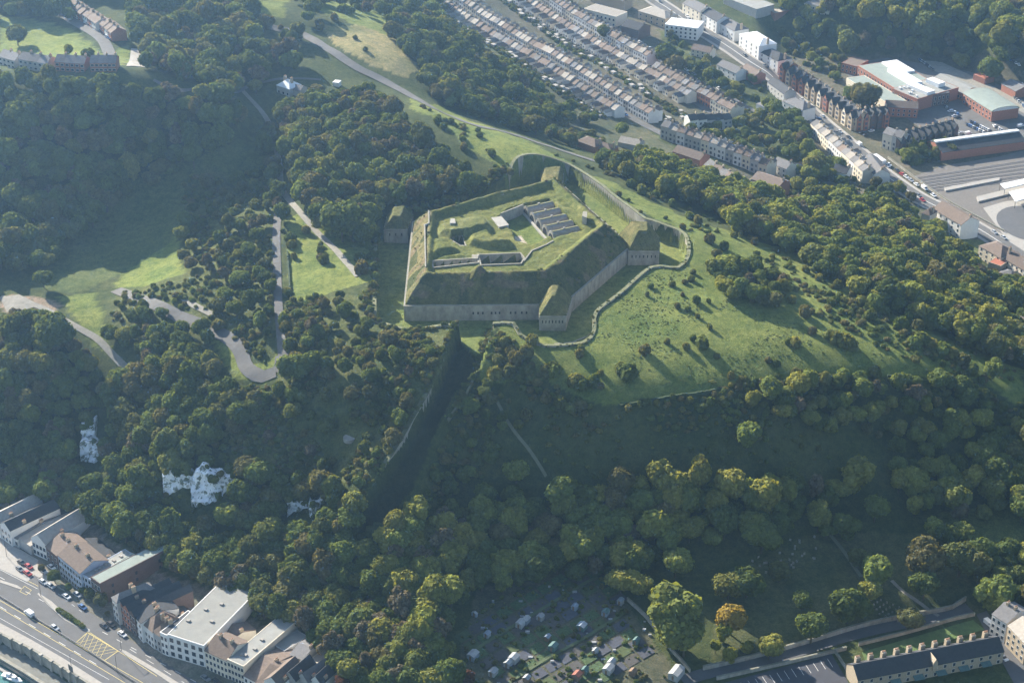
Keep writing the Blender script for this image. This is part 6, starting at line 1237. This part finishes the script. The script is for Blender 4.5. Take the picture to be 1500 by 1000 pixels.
for P0, P1, nn, a, b in ((B0, B1, nB, -20, -14), (A0, A1, nB, 15, 22), (U0, V1, nD, 24, 30)):
    P0, P1 = np.array(P0), np.array(P1); Ln = np.linalg.norm(P1-P0); d = (P1-P0)/Ln
    for _ in range(int(Ln/5)):
        p = P0+d*Ln*rg.random()+nn*rg.uniform(a, b); z = float(Hb(*p)); w = rg.uniform(.8, 1.8); n_ = nn*w*.8; t = d*w; H_ = rg.uniform(1.2, 2.6)
        sh.hull([(*(p-t-n_), z-.5), (*(p+t-n_), z-.5), (*(p+t+n_), z-.5), (*(p-t+n_), z-.5)], [(*(p-t-n_), z+H_), (*(p+t-n_), z+H_), (*(p+t+n_), z+H_), (*(p-t+n_), z+H_)])
tag(sh.build('garden_outbuildings', PAVE), kind='stuff')
# side road behind, main road
ribbon('road', [(870, 20), (908, 50), (960, 85), (1020, 118), (1070, 145), (1105, 165)], 6, ASPH2, .35)
MAIN = [(940, -12), (970, 8), (1010, 35), (1060, 65), (1100, 92), (1130, 112), (1170, 150), (1210, 185), (1250, 218), (1290, 252), (1340, 287), (1390, 312), (1440, 340), (1500, 378), (1560, 410)]
ribbon('main_road', MAIN, 15, PAVE, .30, across=6); ribbon('main_road', MAIN, 10.5, ASPH2, .42, across=6); ribbon('road_marking', MAIN, .5, WHITE_L, .5, across=1)
# rows further right
terrace((967, 203), (1122, 262), 'house with blue shaded bay front in the row above the town wood', 'bay fronted row above the town wood', unit=5.6, h=8.0, walls=('cream', 'white', 'grey'), roofs=('slate', 'tile', 'pale'), ext=4)
terrace((1030, 255), (1100, 292), 'lower gabled house in the row against the town wood', 'gabled row against the town wood', unit=6.5, h=5.5, rh=2.8, ext=0, walls=('white', 'cream'), roofs=('tile', 'slate'))
terrace((1010, 192), (1072, 190), 'house with a dark roof in the short shaded row', 'short dark roofed row', unit=6, h=7, ext=0, walls=('white', 'grey'), roofs=('dark',))
terrace((1186, 196), (1212, 222), 'cream house at the upper end of the row beside the main road', 'cream row beside the main road, upper end', unit=6, h=7, ext=4, walls=('cream', 'white'), roofs=('pale', 'slate'))
terrace((1212, 222), (1262, 268), 'cream house with brown roof in the row beside the main road', 'cream row beside the main road, lower end', unit=6, h=7.5, ext=4, walls=('cream', 'white'), roofs=('pale', 'tile', 'slate'))
def gabrow(p0, p1, n, label, group, h=9, D=11, walls=('brick',), roof='dark', rh=3.2):
    A, B = G(*p0)[:2], G(*p1)[:2]; d = (B-A)/n; Ln = np.linalg.norm(d); rz = math.atan2(d[1], d[0])
    for i in range(n):
        p = A+d*i; E = empty('gabled_house', (p[0], p[1], float(Hb(*p))), rz); tag(E, label, 'house', group)
        wm = WALLC[random.choice(walls)]; house_parts(E, Ln*.98, D, h, 'gable', rh, wm, ROOFC[roof], None, 1)
        MB().prism([(Ln*.12, -1), (Ln*.12, h-.5), (Ln*.42, h+3.0), (Ln*.72, h-.5), (Ln*.72, -1)][::-1][::-1], -1.6, 4).build('front_gable', wm, E)
        for z in (1, 4, 7): MB().box(Ln*.25, Ln*.6, -1.68, -1.58, z, z+1.7).build('window', WINM, E)
        for z in (4, 7): MB().box(Ln*.78, Ln*.93, -.07, .01, z, z+1.5).build('window', WINM, E)
        MB().prism([(Ln*.08, h-.75), (Ln*.42, h+3.2), (Ln*.76, h-.75), (Ln*.76, h-.5), (Ln*.42, h+3.45), (Ln*.08, h-.5)], -1.8, 4.5).build('gable_roof', ROOFC[roof], E)
gabrow((1142, 116), (1180, 141), 4, 'tall gabled brick house at the upper end of the main road row', 'red gabled row, upper end', walls=('brick', 'buff'))
gabrow((1180, 141), (1252, 193), 8, 'tall gabled red brick villa in the long row on the main road', 'red gabled row, middle', walls=('brick', 'buff', 'brick', 'cream'))
gabrow((1252, 192), (1302, 186), 5, 'dark gabled brick house in the block turning away from the main road', 'dark gabled block', walls=('dark', 'brick'))
gabrow((1316, 226), (1402, 204), 9, 'dark brick gabled house in the terrace by the car park', 'dark terrace by the car park', walls=('dark', 'buff'), h=8)
terrace((1291, 216), (1318, 226), 'pale end house of the dark terrace by the car park', 'pale end of the dark terrace', unit=7, h=10, rh=3, ext=0, walls=('cream', 'grey'), roofs=('slate',))
BT = [  # a, b (front eave px in full image), depth, h, roof, rh, wall, roofmat, label, win
 ((855, 13), (902, 25), 14, 8, 'flat', 1, 'cream', 'pale', 'cream office block at the top of the town', (8, 2, 1, 3.4, 1.4, 1.5)),
 ((865, -8), (915, 2), 12, 8, 'hip', 3, 'buff', 'tile', 'brown roofed block at the very top edge', None),
 ((935, 16), (975, 28), 14, 7, 'hip', 3, 'buff', 'pale', 'yellowish hipped building beside the main road', (5, 2, 1, 3, 1.2, 1.4)),
 ((974, 36), (1022, 42), 16, 9, 'flat', 1, 'white', 'whiter', 'white block with a bright flat roof near the main road', (7, 3, 1, 2.8, 1.3, 1.4)),
 ((910, 38), (935, 45), 14, 7, 'gable', 3, 'dark', 'dark', 'dark steep roofed hall among trees', None),
 ((1000, 5), (1025, 18), 12, 9, 'gable', 3, 'cream', 'slate', 'tall cream house across the main road at the top', (4, 3, 1, 2.9, 1, 1.4)),
 ((1025, 18), (1050, 32), 12, 9, 'gable', 3, 'white', 'dark', 'white house with a dark mansard roof across the main road', (4, 3, 1, 2.9, 1, 1.4)),
 ((1050, 32), (1076, 46), 12, 8, 'hip', 3, 'white', 'slate', 'white house with a hipped roof across the main road', (4, 2, 1, 3, 1, 1.4)),
 ((1083, 50), (1112, 68), 14, 10, 'hip', 3, 'white', 'whiter', 'large sunlit white villa on the main road', (4, 3, 1, 3, 1, 1.5)),
 ((1112, 76), (1140, 90), 12, 9, 'hip', 3, 'white', 'dark', 'lower white villa with a dark roof next to the largest villa', (3, 3, 1, 2.9, 1, 1.4)),
 ((1060, -4), (1108, 14), 18, 7, 'flat', 1, 'grey', 'felt', 'grey flat roofed hall at the top right of the main road', None),
 ((1108, 8), (1135, 20), 14, 6, 'flat', 1, 'brick', 'pale', 'brown flat roofed building among trees at the top', None),
 ((1178, 5), (1215, 12), 12, 7, 'hip', 3, 'cream', 'slate', 'cream villa among the hillside trees at the top', (4, 2, 1, 3, 1, 1.4)),
 ((1050, 95), (1078, 108), 10, 6, 'gable', 2.5, 'white', 'slate', 'white cottage row between the two town roads', (4, 2, 1, 2.7, .9, 1.2)),
 ((1012, 72), (1040, 78), 9, 5, 'gable', 2.5, 'cream', 'tile', 'small cream houses in front of the white block', (4, 2, .8, 2.5, .9, 1.2)),
 ((1085, 100), (1105, 112), 9, 6, 'gable', 2.5, 'brick', 'tile', 'brown roofed house beside the main road bend', None),
 ((1124, 120), (1148, 138), 9, 7, 'gable', 2.6, 'grey', 'dark', 'dark roofed terrace on the near side of the main road', (5, 2, 1, 3, .9, 1.3)),
 ((1146, 148), (1176, 162), 11, 7, 'hip', 3, 'white', 'slate', 'large white house with grey roof near side of the main road', (4, 2, 1, 3, 1, 1.4)),
 ((1108, 152), (1122, 158), 8, 5, 'hip', 2.5, 'white', 'slate', 'white bungalow among the garden trees', None),
 ((1131, 240), (1152, 248), 9, 6, 'gable', 3, 'white', 'slate', 'white gabled house above the town wood', (3, 2, 1, 2.7, .9, 1.2)),
 ((1158, 248), (1190, 252), 9, 4.5, 'gable', 2.5, 'white', 'dark', 'low house with a dark roof between trees above the town wood', None),
 ((1219, 250), (1240, 255), 9, 5, 'gable', 2.8, 'white', 'dark', 'white end cottage left of the pale row', None),
 ((1262, 232), (1280, 256), 10, 8, 'gable', 3, 'white', 'slate', 'tall white house at the lower end of the cream row', (3, 3, 1, 2.7, 1, 1.3)),
 ((1272, 256), (1296, 258), 10, 6, 'hip', 3, 'white', 'dark', 'dark roofed white house closing the cream row', (3, 2, 1, 2.7, 1, 1.3)),
 ((1100, 262), (1140, 275), 12, 5, 'gable', 2.5, 'brick', 'tile', 'long brown roofed hall beside the wood', None),
 ((1190, 295), (1222, 300), 10, 4, 'gable', 2, 'brick', 'red', 'low red brown roofed garage court in the wood', None),
 ((845, 206), (872, 216), 9, 4, 'hip', 2.5, 'brick', 'tile', 'brown hipped bungalow beside the ridge road', None),
 ((868, 216), (895, 222), 9, 4, 'hip', 2.5, 'brick', 'tile', 'second brown bungalow beside the ridge road', None),
 ((905, 208), (935, 214), 9, 4, 'gable', 2, 'grey', 'pale', 'pale roofed sheds behind the bungalows', None),
 ((985, 222), (1025, 235), 10, 5, 'gable', 2.5, 'brick', 'tile', 'brown roofed houses below the bay fronted row', None),
 ((1366, 306), (1408, 330), 13, 8.5, 'gable', 3.4, 'white', 'tile', 'large white house with a brown roof by the railway bridge', (5, 3, 1, 2.7, 1, 1.4)),
 ((1350, 312), (1362, 316), 8, 6, 'hip', 2.5, 'cream', 'tile', 'small house left of the large white one by the bridge', None),
 ((1434, 360), (1466, 378), 13, 8, 'hip', 3.4, 'cream', 'tile', 'cream house with brown dormered roof at the right edge', (4, 3, 1, 2.6, 1, 1.3)),
 ((1466, 376), (1500, 396), 12, 8, 'gable', 3, 'cream', 'tile', 'cream and brown house block running out of the right edge', (5, 3, 1, 2.6, 1, 1.3)),
 ((1448, 384), (1466, 390), 8, 6, 'flat', 1, 'buff', 'red', 'red topped rear block below the cream house', None),
 ((1462, 400), (1484, 408), 8, 4, 'hip', 2, 'white', 'slate', 'white conservatory among gardens at the right edge', None),
 ((1478, 470), (1500, 486), 9, 6, 'gable', 2.5, 'white', 'tile', 'white cottages beside the road at the far right', (4, 2, 1, 2.6, .9, 1.2))]
for a, b, D, h, rf, rh, wl, rc, lab, wn in BT:
    building(a, b, D, h, rf, rh, wl, rc, lab, name='house' if h < 9 and D < 14 else 'building', cat='house' if D < 14 else 'building', win=wn, chim=1 if rf != 'flat' else 0)
# brick works / college complex, flat area 9.5 m
Z5 = 9.5
flatpoly('yard', [(1235, 95), (1300, 85), (1420, 105), (1520, 150), (1520, 215), (1400, 225), (1330, 175), (1250, 130)], Z5, ASPH2, .15)
flatpoly('works_road', [(1330, 78), (1345, 76), (1420, 110), (1500, 150), (1520, 165), (1510, 172), (1440, 135), (1370, 105)], Z5, TRACK, .2)
CX = [((500, 410), (735, 555), 14, 5.5, 'flat', 'cream', 'green', 'long low wing with a grey green roof', None),
 ((475, 330), (555, 350), 16, 6.5, 'flat', 'brick', 'tile', 'brick wing at the far left of the works', (4, 2, 1, 2.8, 1.2, 1.4)),
 ((560, 345), (770, 475), 30, 8, 'flat', 'brick', 'green', 'main red brick works block with tall windows', (14, 2, 1, 3.4, 1.3, 2.0)),
 ((740, 465), (870, 520), 38, 8.5, 'flat', 'brick', 'felt', 'right part of the red brick works with white roof strip', (8, 2, 1, 3.4, 1.3, 2.0)),
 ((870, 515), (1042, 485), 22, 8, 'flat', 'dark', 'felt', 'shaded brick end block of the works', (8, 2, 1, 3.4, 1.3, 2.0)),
 ((705, 560), (875, 570), 12, 6.5, 'gable', 'brick', 'tile', 'brick hall with gables in front of the works', (6, 2, 1, 2.8, 1.1, 1.4)),
 ((942, 415), (1110, 490), 16, 5.5, 'gable', 'brick', 'felt', 'long brick shop with a grey roof', (12, 1, 1.5, 3, 1.2, 1.6)),
 ((1112, 490), (1262, 585), 20, 7, 'curved', 'brick', 'green', 'brick office with a curved pale green roof', (9, 2, 1, 3.2, 1.4, 1.6)),
 ((1165, 390), (1225, 415), 9, 4, 'flat', 'brick', 'red', 'small red roofed shed behind the long shop', None),
 ((1312, 440), (1385, 480), 14, 5, 'gable', 'brick', 'slate', 'grey gabled brick store at the right', None)]
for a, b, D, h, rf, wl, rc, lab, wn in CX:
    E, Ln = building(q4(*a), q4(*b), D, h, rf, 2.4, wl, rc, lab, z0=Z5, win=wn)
    if 'main red' in lab: MB().box(Ln*.35, Ln*.95, 12, 20, h+.1, h+2.6).build('rooflight', ROOFC['whiter'], E); MB().box(Ln*.05, Ln*.5, 17, 29, h+.1, h+1.4).build('rooflight', ROOFC['whiter'], E)
    if 'right part' in lab:
        MB().box(Ln*.1, Ln*.95, 10, 17, h+.1, h+2.2).build('rooflight', ROOFC['whiter'], E); MB().box(Ln*.2, Ln*.7, 26, 32, h+.1, h+3).build('plant_room', ROOFC['whiter'], E)
        for k in range(8): x_ = random.uniform(1, Ln-2); y_ = random.uniform(2, 9); MB().box(x_, x_+1.3, y_, y_+1.2, h, h+1.2).build('roof_unit', FRAME, E)
E, Ln = building(q4(1000, 800), q4(1440, 735), 22, 5.5, 'gable', 2.5, 'brick', 'dark', 'long dark railway shed with a bright ridge light', z0=Z5, name='shed', cat='shed', rh=3.2) if False else building(q4(1000, 800), q4(1440, 740), 20, 5.5, 'gable', 3.2, 'brick', 'dark', 'long dark railway shed with a bright ridge light', z0=Z5, name='railway_shed', cat='shed')
MB().box(.5, Ln, 8.6, 11.4, 8.5, 9.4).build('ridge_light', ROOFC['whiter'], E)
# railway
BAL = mat('ballast', (.16, .145, .13), var=.2, scale=.8); RAILM = mat('rail_steel', (.30, .28, .27), rough=.4)
flatpoly('railway_ground', [q4(850, 925), q4(1000, 870), q4(1300, 820), q4(1500, 770), (1560, 240), (1560, 330), (1470, 345), (1372, 292)], Z5, BAL, .10)
def track(a, b, label=None):
    for s in (-.75, .75):
        A, B = W(*a, Z5), W(*b, Z5); d = (B-A)[:2]; L_ = np.linalg.norm(d); d /= L_; n = np.array([-d[1], d[0]]); p, q_ = A[:2]+n*s, B[:2]+n*s; t = n*.11
        o = MB().hull([(*(p-t), Z5+.1), (*(q_-t), Z5+.1), (*(q_+t), Z5+.1), (*(p+t), Z5+.1)], [(*(p-t), Z5+.32), (*(q_-t), Z5+.32), (*(q_+t), Z5+.32), (*(p+t), Z5+.32)]).build('rail', RAILM); o['kind'] = 'structure'
for k in range(6): track(q4(870+k*18, 935+k*13), q4(1500, 835+k*20))
slab('platform', [q4(1180, 1010+26), q4(1500, 960), q4(1500, 985), q4(1190, 1062)], Z5, 1.0, PAVE, 'pale station platform strip beside the tracks', 'platform')
slab('platform', [q4(1010, 990), q4(1300, 935), q4(1300, 950), q4(1018, 1005)], Z5, 1.0, PAVE, 'narrow platform nearer the road bridge', 'platform')
def canopy(px4, h, label):
    w = WP(px4, Z5+h); o0 = w[0]; E = empty('station_canopy', (o0[0], o0[1], Z5)); tag(E, label, 'canopy'); L_ = [(p[0]-o0[0], p[1]-o0[1]) for p in w]
    MB().hull([(*p, h) for p in L_], [(*p, h+.5) for p in L_]).build('roof', ROOFC['whiter'], E)
    for p in L_: MB().cyl(p[0]*.95, p[1]*.95, -.2, h, .15, n=6).build('post', METAL, E)
canopy([q4(1305, 965), q4(1500, 925), q4(1500, 950), q4(1330, 990)], 4.5, 'long white station canopy at the right edge'); canopy([(1478, 282), (1520, 272), (1520, 286), (1488, 296)], 4.5, 'second white canopy behind the turning circle')
flatpoly('turning_circle', [(1440, 305), (1470, 296), (1560, 282), (1560, 380), (1500, 372), (1470, 345)], Z5, PAVE, .2)
c_ = W(1508, 328, Z5); o = MB().add([(c_[0]+18*math.cos(t*.2244), c_[1]+24*math.sin(t*.2244), Z5+.3) for t in range(28)], [tuple(range(28))]).build('road', ASPH); o['kind'] = 'structure'
wallpx([(1300, 232), (1340, 262), (1376, 288), (1410, 308), (1470, 340)], 1.2, .5, 'low parapet wall between the main road and the railway')
# vehicles in town
def putcar(px, py, rz, ci, lab, grp, z=None, van=False, wheels=False):
    g = G(px, py) if z is None else W(px, py, z); car(g[0], g[1], g[2]+(.45 if z is None else .2), rz, ci, lab, grp, van=van, wheels=wheels)
hm = heading((1290, 252), (1340, 287), Z5)
MC = [(1230, 195, 1), (1243, 203, 3), (1258, 213, 0, 1), (1300, 245, 1), (1302, 243, 0), (1314, 252, 3), (1321, 257, 4), (1327, 261, 0), (1334, 266, 1), (1342, 272, 0), (1354, 278, 0, 1), (1367, 288, 0), (1345, 288, 5), (1351, 295, 4), (1456, 342, 1), (1010, 30, 1), (1030, 45, 3), (1007, 26, 0), (1120, 98, 5), (1123, 100, 3), (1205, 172, 1), (1200, 176, 2), (1190, 160, 3), (1175, 148, 1), (1470, 350, 1), (1160, 135, 0), (1090, 82, 5), (965, 3, 1)]
for m_ in MC: putcar(m_[0], m_[1], hm+random.choice((0, math.pi)), m_[2], ('white van' if len(m_) > 3 else CARN[m_[2]]+' car')+' on the main road through the town', 'vehicles on the main road '+CARN[m_[2]]+str(len(m_)), van=len(m_) > 3)
g = G(1288, 238); E = empty('bus', (g[0], g[1], g[2]+.5), hm); tag(E, 'white and red single deck bus on the main road', 'bus'); MB().box(-5.5, 5.5, -1.25, 1.25, .4, 3.0).build('body', CARC[0], E); MB().box(-5.3, 5.3, -1.28, 1.28, 1.3, 2.3).build('windows', GLASS, E); MB().box(-5.52, -2.5, -1.27, 1.27, .5, 1.2).build('red_panel', CARC[4], E)
for sx in (-3.6, 3.6):
    for sy in (-1.15, 1.15): w = link('wheel', CW_, E); w.location = (sx, sy, .42); w.scale = (1.4, 1.2, 1.4)
g = G(1258, 213); 
hp = heading(q4(1130, 660), q4(1200, 640), Z5)
for r_, (a, b, n, lab) in enumerate(((((1130), (655)), ((1225), (700)), 10, 'upper row'), (((1150), (640)), ((1250), (690)), 11, 'lower row'), (((1275), (665)), ((1320), (690)), 5, 'short right hand row'), ((885, 318), (950, 365), 9, 'row by the works wall'), ((1378, 515), (1429, 560), 6, 'far right row'), ((1340, 310), (1400, 345), 5, 'hillside parking row'), ((1010, 560), (1080, 600), 6, 'row nearest the curved office'))):
    for k in range(n):
        c = L1(a, b, k/(n-1)); ci = random.choice([0, 1, 3, 5, 2, 1, 3]); px, py = q4(*c); putcar(px, py, hp+1.0, ci, CARN[ci]+' car in the '+lab+' of the works car park', 'works car park '+lab+' '+CARN[ci], z=Z5 if lab != 'hillside parking row' else None)
for cx, cy, ci in ((1045, 585, 0), (1065, 612, 1), (1080, 618, 3), (1100, 700, 1), (1135, 705, 0), (580, 700, 3), (600, 712, 3), (630, 690, 0), (1410, 665, 0)):
    px, py = q4(cx, cy); putcar(px, py, hp, ci, CARN[ci]+' car standing apart in the yards of the works', 'cars apart in the works yard '+CARN[ci], z=Z5, van=(cx in (1135, 1410)))
for k in range(40):
    t = rg.random(); p = B0+(B1-B0)*t+nB*(2.2 if k % 2 else 7.0); z = float(Hb(*p)); px, py = PROJ(p[0], p[1], z)
    if py < 2: continue
    ci = rg.choice([0, 1, 3, 5, 2, 4]); car(p[0], p[1], z+.4, math.atan2(dB[1], dB[0]), ci, CARN[ci]+' car parked at the kerb of the lower long street', 'parked on the lower long street '+CARN[ci], wheels=False)
for k in range(26):
    t = rg.random(); a = np.array([908, 50.])*(1-t)+np.array([1095, 160.])*t; g = G(*a); ci = rg.choice([0, 1, 3, 5]); car(g[0]+rg.choice((-2, 2.5)), g[1], g[2]+.45, hm, ci, CARN[ci]+' car parked along the back road between the terraces', 'parked along the back road '+CARN[ci], wheels=False)
# gardens between town buildings
gt = []
TP_ = [[(960, 40), (1110, 110), (1180, 170), (1180, 250), (1100, 240), (960, 195), (1100, 170), (1000, 110)], [(640, 40), (760, 110), (900, 195), (960, 215), (850, 200), (720, 130)], [(1140, 40), (1240, 90), (1240, 130), (1150, 80)], [(1150, 240), (1290, 262), (1350, 300), (1250, 300), (1150, 290)], [(1300, 210), (1400, 215), (1400, 230), (1330, 245)], [(1440, 395), (1500, 410), (1500, 450), (1450, 430)]]
for poly in TP_:
    xs = [p[0] for p in poly]; ys = [p[1] for p in poly]
    for _ in range(260 if len(poly) > 5 else 40):
        px, py = rg.uniform(min(xs), max(xs)), rg.uniform(min(ys), max(ys))
        if inpoly(np.array([px]), np.array([py]), poly)[0] and not any(abs(px-b_[0][0]-8) < 22 and abs(py-b_[0][1]-6) < 14 for b_ in BT): g = G(px, py); gt.append((g[0], g[1], g[2]-.2, rg.uniform(2.4, 4.2), 1, rg.randrange(12)))
    for _ in range(130):
        px, py = rg.uniform(min(xs), max(xs)), rg.uniform(min(ys), max(ys))
        if inpoly(np.array([px]), np.array([py]), poly)[0]: g = G(px, py); gi.append((g[0], g[1], g[2]-.2, rg.choice([.9, 1.4, 2.0, 2.8]), 1.2, rg.randrange(6)))
scatter('garden_greenery', gi, PC_B, 6); scatter('garden_trees', gt, PC_T, 12)
print('houses', NH[0])
# ------------------------------------------------------------------ camera, sky, sun, haze
cam = bpy.data.cameras.new('camera'); cam.sensor_width = 36; cam.lens = FP/1500*36; cam.clip_start = 1; cam.clip_end = 20000
co = bpy.data.objects.new('camera', cam); COL.objects.link(co); co.location = (0, 0, CH); co.rotation_euler = (math.pi/2-PITCH, 0, 0); SC.camera = co
EL, AZ = R(25.6), R(-38)
S = Vector((math.sin(AZ)*math.cos(EL), math.cos(AZ)*math.cos(EL), math.sin(EL)))
sl = bpy.data.lights.new('sun', 'SUN'); sl.energy = 5.0; sl.angle = R(.5); sl.color = (1, .91, .77); so = bpy.data.objects.new('sun', sl); COL.objects.link(so); so.rotation_euler = S.to_track_quat('Z', 'Y').to_euler(); so.location = (0, 0, 600)
wd_ = bpy.data.worlds.new('World'); SC.world = wd_; wd_.use_nodes = True; N = wd_.node_tree.nodes; L = wd_.node_tree.links
st = N.new('ShaderNodeTexSky'); st.sky_type = 'NISHITA'; st.sun_disc = False; st.sun_elevation = EL; st.sun_rotation = AZ
L.new(st.outputs[0], N['Background'].inputs[0]); N['Background'].inputs[1].default_value = .07
hm = bpy.data.materials.new('haze'); hm.use_nodes = True; N = hm.node_tree.nodes; L = hm.node_tree.links; N.remove(N['Principled BSDF'])
pv = N.new('ShaderNodeVolumePrincipled'); pv.inputs['Color'].default_value = (.36, .62, 1.0, 1); pv.inputs['Density'].default_value = HAZE; pv.inputs['Anisotropy'].default_value = .76
L.new(pv.outputs[0], N['Material Output'].inputs['Volume'])
mb = MB(); mb.box(-2600, 2600, -400, 4100, -9, 470); tag(mb.build('haze', hm), kind='stuff')
SC.view_settings.view_transform = 'Standard'; SC.view_settings.look = 'None'; SC.view_settings.exposure = EXPO; SC.view_settings.gamma = 1
cy = SC.cycles; cy.max_bounces = 5; cy.diffuse_bounces = 3; cy.glossy_bounces = 2; cy.transmission_bounces = 2; cy.volume_bounces = 1; cy.transparent_max_bounces = 4; cy.use_adaptive_sampling = True; cy.adaptive_threshold = .02
cy.use_denoising = True; cy.denoiser = 'OPENIMAGEDENOISE'; cy.volume_step_rate = 5
